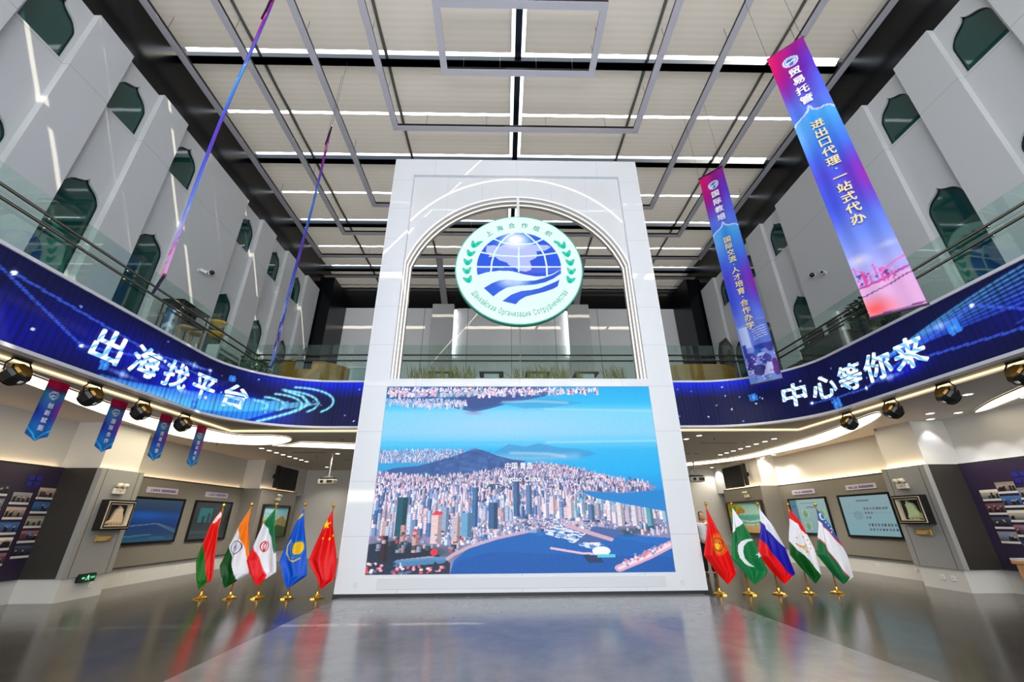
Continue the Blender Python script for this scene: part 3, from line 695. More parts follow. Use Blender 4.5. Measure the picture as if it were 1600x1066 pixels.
for k, (hw, zs, za, y) in enumerate(((3.46, 8.88, 11.49, .12), (3.40, 8.86, 11.42, .24), (3.34, 8.84, 11.35, .36))):
    if k:
        b = MB(); b.prism(arch(hw + .075, zs + .02, za + .075, 5.05), [arch(hw, zs, za, 5.055)], y, y + .12, L); b.build('arch_step', m_reveal, portal)
    b = MB(); b.prism(arch(hw + .045, zs + .01, za + .045, 5.052), [arch(hw + .004, zs, za + .004, 5.056)], y - .012, y + .002, L); b.build('light_strip', m_led_line, portal)
# shallow outer arc of light
sag, hw = 1.84, 3.49; R_ = (hw * hw + sag * sag) / (2 * sag); za = 12.33; t0 = math.asin(hw / R_)
arc = [(R_ * math.sin(t), za - R_ + R_ * math.cos(t)) for t in np.linspace(-t0, t0, 40)]
arc2 = [((R_ - .05) * math.sin(t), za - R_ + (R_ - .05) * math.cos(t)) for t in np.linspace(t0, -t0, 40)]
b = MB(); b.prism(arc + arc2, [], .105, .121, L); b.build('light_strip', m_led_line, portal)
b = MB(); b.bbox(-3.25, 3.25, -.012, .005, .14, .36, .004); b.build('base_panel', M('portal_base_panel', (216, 218, 221), .4), portal)
for x in (-3.72, 3.62):
    b = MB(); b.box(x - .04, x + .04, -.008, .002, .16, .28); b.box(x - .012, x + .012, -.012, -.006, .2, .24)
    b.build('wall_socket', M('socket_white', (220, 220, 220), .4), portal)

# ------------------------------------------------------------------ city video screen in the portal
SW0, SW1, SH0, SH1 = -3.54, 3.5, .425, 4.83
NU, NV = 660, 410
u_, v_ = uv(NU, NV)
P = Paint(u_, v_)
P.vgrad([(0, (20, 92, 180)), (.2, (26, 112, 198)), (.4, (24, 144, 222)), (.5, (20, 172, 236)), (.62, (40, 178, 236)), (.66, (90, 196, 240)), (.72, (130, 205, 246)), (.84, (120, 208, 246)), (.9, (40, 184, 238)), (1, (20, 170, 235))])
P.ell(.42, .77, .6, .13, (158, 208, 246), .8, soft=True)
P.rect(0, 1, .655, .67, (70, 190, 236), .5)
P.line([(.6, .86), (1, .85)], .012, (170, 222, 245), .6, soft=True); P.line([(.6, .665), (1, .672)], .01, (170, 222, 245), .7, soft=True)
# mirrored strip of town along the top
def town(seed, v0, v1, u0, u1, n, wmin, wmax, hmin, hmax, pal, down=False, edge=None):
    r = np.random.default_rng(seed)
    ys = np.sort(r.uniform(v0, v1, n))[::-1]
    for y in ys:
        f = (v1 - y) / (v1 - v0 + 1e-9)
        x = r.uniform(u0, u1); wd = wmin + (wmax - wmin) * f * r.uniform(.5, 1.2); h = (hmin + (hmax - hmin) * f) * r.uniform(.4, 1.5)
        if edge is not None and not edge(x, y): continue
        c = np.minimum(255, np.array(pal[r.integers(len(pal))]) * r.uniform(.88, 1.1))
        if down: P.rect(x, x + wd, y - h, y, c)
        else:
            P.rect(x, x + wd * .62, y, y + h, c); P.rect(x + wd * .62, x + wd, y, y + h, c * np.array((.62, .68, .8)))
            if h > .06:
                for q in np.arange(y + .008, y + h - .004, .011): P.rect(x, x + wd * .62, q, q + .0035, c * .84)
pal_far = [(206, 216, 242), (160, 186, 228), (228, 210, 230), (120, 156, 206)]
pal_mid = [(252, 222, 236), (246, 210, 226), (226, 214, 240), (166, 182, 222), (104, 132, 186), (254, 238, 246), (222, 166, 190), (70, 92, 140), (248, 216, 222)]
pal_near = [(246, 216, 226), (252, 238, 246), (226, 190, 198), (130, 166, 212), (80, 124, 180), (186, 198, 228), (250, 222, 230), (200, 214, 236)]
P.poly([(0, 1), (0, .93), (.1, .9), (.25, .87), (.33, .845), (.38, .86), (.47, .9), (.6, .94), (.62, 1)], (40, 92, 158), .95)
P.poly([(.25, 1), (.28, .9), (.33, .86), (.4, .88), (.5, .93), (.55, 1)], (52, 74, 140), .8)
P.ell(.33, .84, .05, .02, (150, 120, 170), .7, soft=True)
town(1, .955, 1.0, 0, .8, 700, .004, .010, .02, .02, pal_mid, down=True, edge=lambda x, y: y > .955 + .055 * max(0, x - .45))
town(2, .885, .93, 0, .3, 420, .003, .006, .012, .02, pal_far, down=True, edge=lambda x, y: abs(y - .925 + .1 * x) < .025)
P.line([(.2, .945), (.36, .965)], .022, (150, 190, 210), .7, soft=True)
P.poly([(.42, .9), (.52, .865), (.62, .87), (.75, .9), (.6, .93)], (62, 160, 214), .7)
P.line([(.44, .905), (.56, .91), (.68, .9)], .012, (200, 214, 236), .6, soft=True)
# far mountains and hill
P.poly([(.4, .6), (.46, .655), (.52, .64), (.57, .66), (.64, .635), (.72, .625), (.78, .6), (.7, .57), (.5, .56)], (64, 150, 208), .8)
P.line([(.42, .58), (.55, .575), (.7, .585)], .03, (120, 190, 230), .8, soft=True)
P.poly([(0, .57), (.05, .62), (.2, .6), (.4, .62), (.4, .55), (0, .5)], (60, 150, 205), .6)
town(3, .55, .62, 0, .3, 900, .003, .006, .01, .018, pal_far)
P.line([(.47, .605), (.6, .6), (.66, .585)], .014, (206, 214, 234), .6, soft=True)
P.poly([(0, .5), (.06, .525), (.14, .535), (.2, .56), (.26, .585), (.31, .615), (.34, .63), (.37, .62), (.42, .59), (.47, .57), (.52, .56), (.5, .52), (.36, .49), (.2, .47), (0, .47)], (52, 92, 156))
for q in range(160):
    x, y = RNG.uniform(.18, .5), RNG.uniform(.5, .62)
    if y < .62 - abs(x - .34) * .45: P.ell(x, y, .012, .014, (92, 124, 184) if q % 2 else (40, 74, 134), .5, soft=True)
P.ell(.335, .625, .02, .016, (130, 110, 170), .7, soft=True)
P.ell(.17, .495, .012, .012, (40, 190, 190), .8, soft=True)
# land mass under the town
land = [(0, 0), (0, .5), (.2, .475), (.36, .5), (.55, .55), (.65, .54), (.75, .5), (.8, .47), (.92, .44), (.98, .42), (.96, .4), (.85, .385), (.78, .39), (.7, .4), (.75, .36), (.86, .32), (1, .27), (1, .16), (.9, .17), (.8, .2), (.72, .17), (.66, .15), (.6, .21), (.52, .2), (.42, .16), (.32, .11), (.28, .06), (.27, 0)]
P.poly(land, (140, 134, 172))
inland = lambda x, y: True
from_land = np.array(land)
def in_land(x, y):
    k = len(from_land); c = False
    for i in range(k):
        x1, y1 = from_land[i]; x2, y2 = from_land[(i + 1) % k]
        if (y1 > y) != (y2 > y) and x < (x2 - x1) * (y - y1) / (y2 - y1) + x1: c = not c
    return c
town(4, .33, .56, 0, .95, 5200, .003, .008, .008, .024, pal_mid, edge=in_land)
for q in range(420):
    x, y = RNG.uniform(.0, .95), RNG.uniform(.2, .48)
    if in_land(x, y): P.ell(x, y, .009, .006, (38, 70, 78), .75, soft=True)
P.poly([(.36, .43), (.42, .44), (.46, .42), (.43, .39), (.37, .4)], (50, 96, 120))
town(14, .2, .44, 0, .95, 1900, .005, .012, .012, .04, pal_mid, edge=lambda x, y: in_land(x, y) and in_land(x, y - .03))
town(5, .17, .40, 0, .72, 620, .007, .019, .02, .085, pal_near, edge=lambda x, y: in_land(x, y) and in_land(x, y - .04))
town(6, .23, .36, .66, 1, 230, .008, .017, .02, .07, [(238, 226, 234), (206, 190, 210), (246, 214, 220), (120, 150, 170), (150, 200, 220)], edge=lambda x, y: in_land(x, y - .02))
# parks along the shore
for (x, y, a, c_) in ((.4, .22, .06, .022), (.2, .1, .14, .05), (.08, .1, .12, .1), (.86, .19, .09, .03), (.3, .17, .05, .02), (.93, .21, .07, .03)):
    P.ell(x, y, a, c_, (30, 58, 66), .9, soft=True)
P.poly([(0, 0), (0, .14), (.1, .16), (.2, .12), (.27, .05), (.27, 0)], (22, 40, 58), .85)
P.poly([(.5, .2), (.62, .22), (.72, .17), (.8, .2), (.7, .25), (.55, .26)], (205, 180, 202), .85)
town(9, .19, .26, .46, .78, 90, .02, .04, .008, .02, [(230, 214, 224), (150, 170, 205), (196, 170, 190), (70, 110, 165)])
town(31, .13, .25, .22, .64, 420, .006, .015, .006, .02, pal_near, edge=in_land)
town(32, .17, .24, .62, .99, 160, .005, .012, .006, .02, pal_near, edge=in_land)
# landmark towers
for x, y, wd, h, c_ in ((.08, .17, .05, .2, (24, 92, 110)), (.2, .14, .05, .14, (238, 206, 208)), (.14, .1, .03, .1, (214, 168, 166)), (.1, .1, .025, .13, (206, 156, 160)), (.335, .22, .026, .2, (64, 118, 176)), (.475, .27, .03, .2, (64, 112, 166)), (.52, .28, .028, .15, (90, 132, 184)), (.27, .15, .04, .12, (206, 190, 200)), (.39, .21, .045, .13, (58, 104, 156)), (.3, .17, .05, .12, (110, 170, 215)), (.235, .2, .03, .12, (150, 176, 214)), (.6, .28, .03, .09, (236, 216, 226)), (.66, .26, .03, .1, (236, 218, 228)), (.73, .25, .03, .08, (90, 130, 180)), (.83, .22, .03, .13, (232, 224, 234)), (.88, .22, .03, .11, (226, 222, 236)), (.93, .22, .03, .1, (96, 170, 190)), (.04, .06, .03, .12, (60, 40, 52))):
    wd *= .72
    P.rect(x, x + wd * .6, y, y + h, c_); P.rect(x + wd * .6, x + wd, y, y + h, np.array(c_) * .66)
    for q in np.arange(y + .01, y + h - .004, .009): P.rect(x, x + wd, q, q + .003, np.array(c_) * .82, .6)
P.poly([(.2, .28), (.21, .3), (.235, .296), (.236, .28)], (226, 60, 74)); P.poly([(.14, .2), (.148, .215), (.16, .2)], (220, 66, 76))
town(21, .1, .2, .02, .3, 60, .008, .02, .006, .02, [(214, 190, 200), (196, 80, 90), (150, 160, 180), (60, 80, 90)], edge=in_land)
# bay, shore, marina
bay = [(.27, 0), (.28, .06), (.33, .12), (.42, .16), (.52, .19), (.57, .17), (.6, .21), (.68, .22), (.74, .16), (.8, .17), (.9, .14), (1, .12), (1, 0)]
P.poly(bay, (24, 98, 180)); P.poly([(.27, 0), (.29, .06), (.4, .1), (.8, .08), (1, .07), (1, 0)], (20, 82, 164), .6)
P.line([(0.1, .06), (.2, .075), (.26, .07), (.28, .09), (.33, .125), (.42, .165), (.52, .195)], .007, (206, 176, 196), .9)
P.line([(.1, .05), (.24, .065)], .016, (80, 140, 190), .9)
P.ell(.215, .1, .012, .016, (226, 50, 70))
P.poly([(.7, .4), (.76, .36), (.86, .33), (1, .29), (1, .4), (.85, .385)], (26, 130, 205))
for q in range(150):
    x = RNG.uniform(.58, .76); y = .1 + (.75 - x) * .5 + RNG.uniform(0, .075)
    if y < .215: P.line([(x, y), (x + .012, y - .004)], .0035, (230, 232, 244) if q % 3 else (90, 150, 205), .95)
P.line([(.6, .115), (.7, .09), (.77, .085)], .005, (226, 190, 208)); P.poly([(.7, .085), (.76, .075), (.77, .045), (.72, .045)], (34, 60, 100)); P.ell(.765, .1, .03, .022, (236, 240, 248)); P.rect(.75, .81, .07, .085, (90, 200, 220))
P.poly([(.68, .14), (.75, .22), (.83, .2), (.85, .18), (.76, .14)], (70, 100, 160)); P.line([(.66, .22), (.8, .155)], .009, (205, 170, 190))
P.line([(.82, .02), (.92, .075), (1, .13)], .016, (214, 168, 190)); P.line([(.82, .02), (.92, .075), (1, .13)], .006, (238, 214, 226))
for q in range(40):
    t_ = RNG.uniform(0, 1); P.ell(.83 + .16 * t_, .035 + .1 * t_ + RNG.normal(0, .008), .005, .006, [(244, 214, 222), (220, 130, 150), (120, 150, 200)][q % 3])
for q in range(60): P.ell(RNG.uniform(0, .25), RNG.uniform(0, .05), .006, .006, [(230, 80, 100), (236, 160, 180), (90, 110, 150), (230, 220, 230), (30, 50, 70)][q % 5])
P.ell(.487, .535, .085, .026, (40, 60, 110), .75, soft=True); P.ell(.489, .46, .12, .026, (40, 60, 110), .75, soft=True)
P.noise(4, 3)
scr = thing('video_screen', 'large video screen showing a bayside city from the air, set in the white portal', 'screen', (0, PY, SH0))
def fscr(U, V): return np.stack([SW0 + (SW1 - SW0) * U, np.full_like(U, .03), (SH1 - SH0) * V], 1)
grid_obj('picture', NU, NV, fscr, P.c, paint_mat('led_picture', emit=1.08), scr, smooth=False)
b = MB(); b.box(SW0, SW1, .035, .2, 0, SH1 - SH0); b.build('panel_body', m_ringd, scr)
m_txtw = M('screen_text_white', (255, 255, 255), .5, emit=1.0)
b = MB()
put_text(b, '中国 青岛', .165, lambda a, z: (-.05 + a, .022, 2.78 - SH0 + z), .012, 1.0)
put_text(b, 'Qingdao China', .185, lambda a, z: (-.04 + a, .022, 2.45 - SH0 + z), .012, .92)
b.build('lettering', m_txtw, scr)

# ------------------------------------------------------------------ round emblem sign in the arch
ER, EX, EZ = 1.91, .03, 8.585
emb = thing('emblem_sign', 'round glowing emblem sign with a blue globe and green laurel, hung in the portal arch', 'sign', (EX, 10.5, EZ))
b = MB(); b.cyl((0, .012, 0), (0, .17, 0), ER + .035, n=96); b.build('rim', M('rim_green', (70, 180, 150), .35), emb)
b = MB(); b.cyl((0, .17, 0), (0, .21, 0), ER - .05, n=96); b.build('back_plate', M('rim_grey', (150, 150, 150), .4), emb)
b = MB(); b.cyl((0, 0, 0), (0, .012, 0), ER, n=96); b.build('face', M('emblem_face', (226, 255, 250), .5, emit=1.02), emb)
NG = 260; g0 = -.70; u_, v_ = uv(NG, NG)
gx, gy = g0 + u_ * 1.4, -.72 + v_ * 1.42
W_ = (226, 255, 250)
P = Paint(gx, gy, W_)
P.ell(0, 0, .672, .672, (18, 84, 228))
P.ell(.25, -.05, .4, .4, (50, 70, 220), .6, soft=True)
P.ell(-.05, .42, .42, .3, (190, 225, 255), 1.0, soft=True)
P.poly(EMB['land'], (190, 200, 255), .95)
for k in ('lat0', 'lat1', 'lat2', 'm0', 'm1', 'm2'): P.line(EMB[k], .013, W_)
P.ell(EMB['glow'][0][0], EMB['glow'][0][1], .3, .22, (250, 255, 255), 1.4, soft=True)
P.poly(EMB['wave'] + [(.75, .0), (.75, -.8), (-.75, -.8), (-.75, 0)], W_)
P.poly(EMB['b1'], (26, 84, 222)); P.poly(EMB['b2'], (32, 84, 226))
for k in ('b1', 'b2'):
    Q = Paint(gx, gy); Q.poly(EMB[k], (1, 1, 1)); msk = Q.c[:, 0] > .5
    gp = EMB['glow'][1]; d = np.hypot((gx - gp[0]) / .3, (gy - gp[1]) / .17); a = np.clip(1 - d, 0, 1) * 1.5
    if k == 'b1': P._b(msk & (d < 1), (248, 255, 255), np.clip(a, 0, 1))
    d = np.hypot((gx + .1) / .5, (gy + .33) / .35); P._b(msk & (d < 1), (90, 140, 240), np.clip(1 - d, 0, 1) * .5)
def fglobe(U, V): return np.stack([(g0 + U * 1.4) * ER, np.full_like(U, -.008), (-.72 + V * 1.42) * ER], 1)
grid_obj('globe', NG, NG, fglobe, P.c, paint_mat('led_emblem', emit=1.02), emb, smooth=False)
m_leaf_em = M('laurel_teal', (10, 205, 172), .5, emit=.95); m_let_em = M('emblem_letter', (24, 176, 150), .5, emit=.9)
def leaf(b, cx, cz, ang, ln, wd):
    pts = []
    for k in range(14):
        t = 2 * PI * k / 14; a = math.cos(t) * ln / 2; c = math.sin(t) * wd / 2 * (1 - .35 * math.cos(t))
        pts.append((cx + a * math.cos(ang) - c * math.sin(ang), cz + a * math.sin(ang) + c * math.cos(ang)))
    b.prism(pts, [], -.012, -.004, lambda x, z, h: (x * ER, h, z * ER))
for side, pts, sg in ((-1, EMB['lv'], EMB['sg'][0]), (1, EMB['rv'], EMB['sg'][1])):
    b = MB()
    for x, z in pts:
        ta = math.atan2(z, x)
        base = ta + (PI / 2 if side > 0 else -PI / 2)
        for off, sh in ((.62, .04), (-.62, -.04)):
            aa = base + off
            leaf(b, x + .045 * math.cos(aa), z + .045 * math.sin(aa), aa, .15, .07)
    leaf(b, sg[0], sg[1], math.radians(25 if side < 0 else -25), .13, .055)
    b.build('laurel_branch', m_leaf_em, emb)
for ch, (x, z) in zip('上海合作组织', EMB['tx']):
    b = MB(); put_text(b, ch, .115, lambda a, c, x=x, z=z: ((x + a) * ER, -.01, (z + c) * ER), .02, rot=math.atan2(z, x) - PI / 2)
    b.build('character', m_let_em, emb)
b = MB(); word = 'Шанхайская Организация Сотрудничества'
R0 = .84; a0, a1 = math.radians(212.5), math.radians(329)
wid = [max(.2, (np.ptp(glyphs(c_)[0][:, 0]) if c_ != ' ' else .32)) + .12 for c_ in word]
tot = sum(wid); acc = 0
for ch, wv in zip(word, wid):
    th = a0 + (a1 - a0) * (acc + wv / 2) / tot; acc += wv
    if ch == ' ': continue
    V, F = glyphs(ch); low = -.0 if ch not in 'руцщ' else -.03
    hgt = np.ptp(V[:, 1])
    tall = .74; dz = (hgt - tall) / 2 * .115
    if ch in 'ру': dz = (.55 - .2 - tall) / 2 * .115 * 1.2
    if ch in 'цд': dz = (.55 - tall - .12) / 2 * .115
    rr = R0 - dz
    put_text(b, ch, .135, lambda a, c, th=th, rr=rr: ((rr * math.cos(th) + a) * ER, -.01, (rr * math.sin(th) + c) * ER), .012, .5, rot=th + PI / 2)
b.build('lettering', m_let_em, emb)
b = MB(); b.bbox(-.045, .045, .04, .12, ER - .02, 11.36 - EZ, .01); b.build('hanger', M('hanger_white', (225, 225, 228), .4), emb)
b = MB(); b.cyl((0, .1, -ER), (0, .1, 5.06 - EZ), .012, n=6); b.build('stay_rod', M('steel_rod', (140, 142, 145), .3, .8), emb)

# ================================================================== LED RIBBON ROUND THE BALCONY
led = thing('led_ribbon_screen', 'curved dark blue LED ribbon screen along the balcony edge with white slogans', 'screen', (0, 0, ZF0))
s0, s1 = 1.0, FL - 1.0
O = 3.5
NU, NV = 2100, 64
u_, v_ = uv(NU, NV)
SS = s0 + (s1 - s0) * u_; ZZ = v_ * (ZF1 - ZF0)
Hh = ZF1 - ZF0
P = Paint(SS, ZZ, (5, 8, 58))
mid = FL / 2
d_ = np.abs(SS - mid)
P._b(d_ < 7.0, (30, 34, 82), np.clip((7.0 - d_) / 3, 0, 1) * .65)
P._b(d_ < 8.0, (10, 40, 235), np.clip((8.0 - d_) / 2, 0, 1) * np.clip((ZZ - .8) / .45, 0, 1))
FR = FL - O          # right-hand designs are laid out from the near right end
P.x -= np.where(SS < mid, O, 0)
for (cs, cz, rs, rz, c_, a) in ((9.3, .1, 2.2, .8, (4, 10, 215), 1.2), (12.6, .55, 3.0, .7, (6, 16, 190), .9), (14.4, .35, 2.2, .7, (8, 30, 235), 1.0), (15.8, .2, 1.6, .6, (14, 60, 255), .9), (FR - 12.2, .5, 2.4, .5, (6, 12, 110), .7), (FR - 9.6, .55, 1.6, .45, (10, 30, 210), .8), (FR - 12.6, .35, .8, .25, (10, 20, 220), .9)):
    P.ell(cs, cz, rs, rz, c_, a, soft=True)
# fan of light curves
for k in range(9):
    f = k / 8
    pts = [(13.0 + f * 2.3 + 3.2 * t - .2 * f, .02 + (.55 + .08 * f) * (t ** 1.25)) for t in np.linspace(0, 1, 14)]
    P.line([(a - 1.0, z) for a, z in pts], .05, (60 + 60 * f, 150 + 70 * f, 255), 1.0 - .3 * abs(f - .5), soft=True)
P.poly([(13.6, .0), (14.4, .2), (15.4, .36), (16.1, .55), (16.5, .45), (15.6, .0)], (60, 185, 255), .6)
for k in range(5):
    r_ = .2 + .12 * k
    P.line([(15.8 + r_ * 1.3 * math.sin(t) + .25 * k, .35 + .5 * r_ + r_ * .55 * math.cos(t)) for t in np.linspace(-.2, 2.4, 12)], .05, (130, 225, 255), 1.2, soft=True)
P.line([(16.35, .95), (16.85, .82), (17.05, .62), (16.8, .42), (16.2, .15), (15.9, .02)], .06, (130, 225, 255), 1.3, soft=True)
for k in range(8):                                            # right hand swirl
    f = k / 7
    P.line([(FR - 12.9 + 5.2 * t, .68 + .55 * math.sin(t * 2.2) * (1 - .75 * f) - .28 * f * t) for t in np.linspace(0, 1, 20)], .032, (50 + 40 * (1 - f), 100 + 90 * (1 - f), 255), .8, soft=True)
P.poly([(FR - 10.6, .4), (FR - 8, .15), (FR - 8, .75), (FR - 9.2, .75)], (70, 120, 255), .45)
# constellation lines and sparks
def star(cs, cz, r=.05, c_=(235, 245, 255)): P.ell(cs, cz, r * 2.4, r * 2.4, (90, 130, 255), .6, soft=True); P.ell(cs, cz, r * .75, r * .75, c_)
for chain in ([(9.9, 1.02), (11.5, .38), (12.6, .62)], [(10.2, .98), (13.2, .75), (14.5, .82)], [(13.0, .8), (14.5, 1.0), (14.6, .35)], [(FR - 15.0, .3), (FR - 13.5, .25), (FR - 11.0, .95), (FR - 9.9, .25), (FR - 12.4, .45)]):
    P.line(chain, .022, (60, 100, 235), .7)
    for q in chain: star(*q, .045)
for cs, cz in ((13.0, .62), (12.4, .18), (14.0, .95), (FR - 11.6, .85), (FR - 12.9, .3), (13.9, .32)):
    P.ell(cs, cz, .5, .06, (120, 160, 255), .9, soft=True); P.ell(cs, cz, .12, .12, (170, 200, 255), .9, soft=True)
for k in range(110):
    cs = RNG.uniform(s0, s1) if k % 3 else RNG.choice([RNG.uniform(18, 22), RNG.uniform(FR - 22, FR - 15)])
    P.ell(cs, RNG.uniform(.05, Hh - .08), .022, .022, (120, 160, 255) if k % 2 else (220, 235, 255), .9)
for cs, cz, r_ in ((15.1, .98, .09), (14.35, .12, .11), (FR - 16.3, .72, .11), (FR - 14.4, .14, .13), (FR - 11.4, .72, .13), (12.0, .22, .1)):
    P.poly([(cs - r_, cz + r_ * .7), (cs + r_ * .7, cz + r_), (cs + r_, cz - r_ * .7), (cs - r_ * .7, cz - r_)], (50, 130, 235), .95); P.ell(cs, cz, r_ * .5, r_ * .5, (130, 210, 255), .8, soft=True)
rib = np.where((SS / .115) % 1 < .25, .72, 1.0)
P.c *= rib[:, None]
def fled(U, V):
    s = s0 + (s1 - s0) * U; x, y = fas(s, 0.0); return np.stack([x, y, Hh * V], 1)
grid_obj('screen_surface', NU, NV, fled, P.c, paint_mat('led_ribbon', emit=1.15, rough=.4, spec=.08), led)
ss = np.linspace(0, FL, 240)
b = MB()
for o_, z0, z1, mt in ((.03, -.045, .012, 0), (.035, Hh - .01, Hh + .045, 0)):
    xi, yi = fas(ss, o_); xo, yo = fas(ss, -.14)
    n = len(ss); vs = [(x, y, z0) for x, y in zip(xi, yi)] + [(x, y, z1) for x, y in zip(xi, yi)] + [(x, y, z1) for x, y in zip(xo, yo)] + [(x, y, z0) for x, y in zip(xo, yo)]
    fs = []
    for r in range(4):
        q = (r + 1) % 4
        for i in range(n - 1): fs.append((r * n + i, r * n + i + 1, q * n + i + 1, q * n + i))
    t = MB(); t.add(vs, fs); t.build('edge_trim', M('white_trim', (214, 214, 218), .35), led)
xo, yo = fas(ss, -.1); n = len(ss)
t = MB(); t.add([(x, y, 0) for x, y in zip(xo, yo)] + [(x, y, Hh) for x, y in zip(xo, yo)], [(i, i + 1, n + i + 1, n + i) for i in range(n - 1)]); t.build('backing', m_ringd, led)
m_ledt = led_text_mat()
def led_put(ch, sc, zc, size):
    b = MB()
    def fn(a, z):
        x, y = fas(sc + a, .025); return (float(x), float(y), zc - ZF0 + z)
    put_text(b, ch, size, fn, .03, 1.12, shear=.1)
    b.build('character', m_ledt, led)
for ch, y in zip('出海找平台', (6.93, 7.76, 8.58, 9.42, 10.28)): led_put(ch, y - FY0, 4.46, .62)
for ch, y in zip('中心等你来', (10.33, 9.56, 8.80, 8.05, 7.30)): led_put(ch, FL - (y - FY0), 4.50, .62)

# ------------------------------------------------------------------ glass railing on the balcony
m_glass = glass_mat('rail_glass', (.84, .935, .90), .045)
m_rail = M('dark_bronze', (58, 54, 46), .3, .7)
RX, RY = 7.76, 11.4
rail = thing('glass_railing', 'glass balustrade with two dark handrails along the upper balcony', 'railing', (0, 0, 5.05))
Zg0, Zg1 = .12, 1.33
ys = np.linspace(-6.6, RY, 13)
for s in (-1, 1):
    for a, c in zip(ys[:-1], ys[1:]):
        b = MB(); b.box(s * RX - .008, s * RX + .008, a + .008, c - .008, Zg0, Zg1); b.build('glass_panel', m_glass, rail)
xs = np.linspace(-RX, RX, 12)
for a, c in zip(xs[:-1], xs[1:]):
    b = MB(); b.box(a + .008, c - .008, RY - .008, RY + .008, Zg0, Zg1); b.build('glass_panel', m_glass, rail)
for z in (.98, .80):
    b = MB(); q = .08; b.tube([(-RX + q, -6.6, z), (-RX + q, RY - q, z), (RX - q, RY - q, z), (RX - q, -6.6, z)], .026, 8); b.build('handrail', m_rail, rail, True)
for s in (-1, 1):
    for y in ys[1:-1]:
        for z in (.98, .80):
            b = MB(); b.cyl((s * (RX - .08), y, z), (s * RX, y, z), .016, n=8); b.ball((s * (RX - .02), y, z), .03, 8); b.build('bracket', M('bright_steel', (190, 190, 188), .2, .9), rail, True)
for x in xs[1:-1]:
    for z in (.98, .80):
        b = MB(); b.cyl((x, RY - .08, z), (x, RY, z), .016, n=8); b.build('bracket', MATS['bright_steel'], rail, True)
b = MB()
for s in (-1, 1): b.box(s * RX - .03, s * RX + .03, -6.6, RY + .03, 0, .14)
b.box(-RX, RX, RY - .03, RY + .03, 0, .14); b.build('base_channel', M('bright_channel', (150, 150, 150), .4, .5), rail)

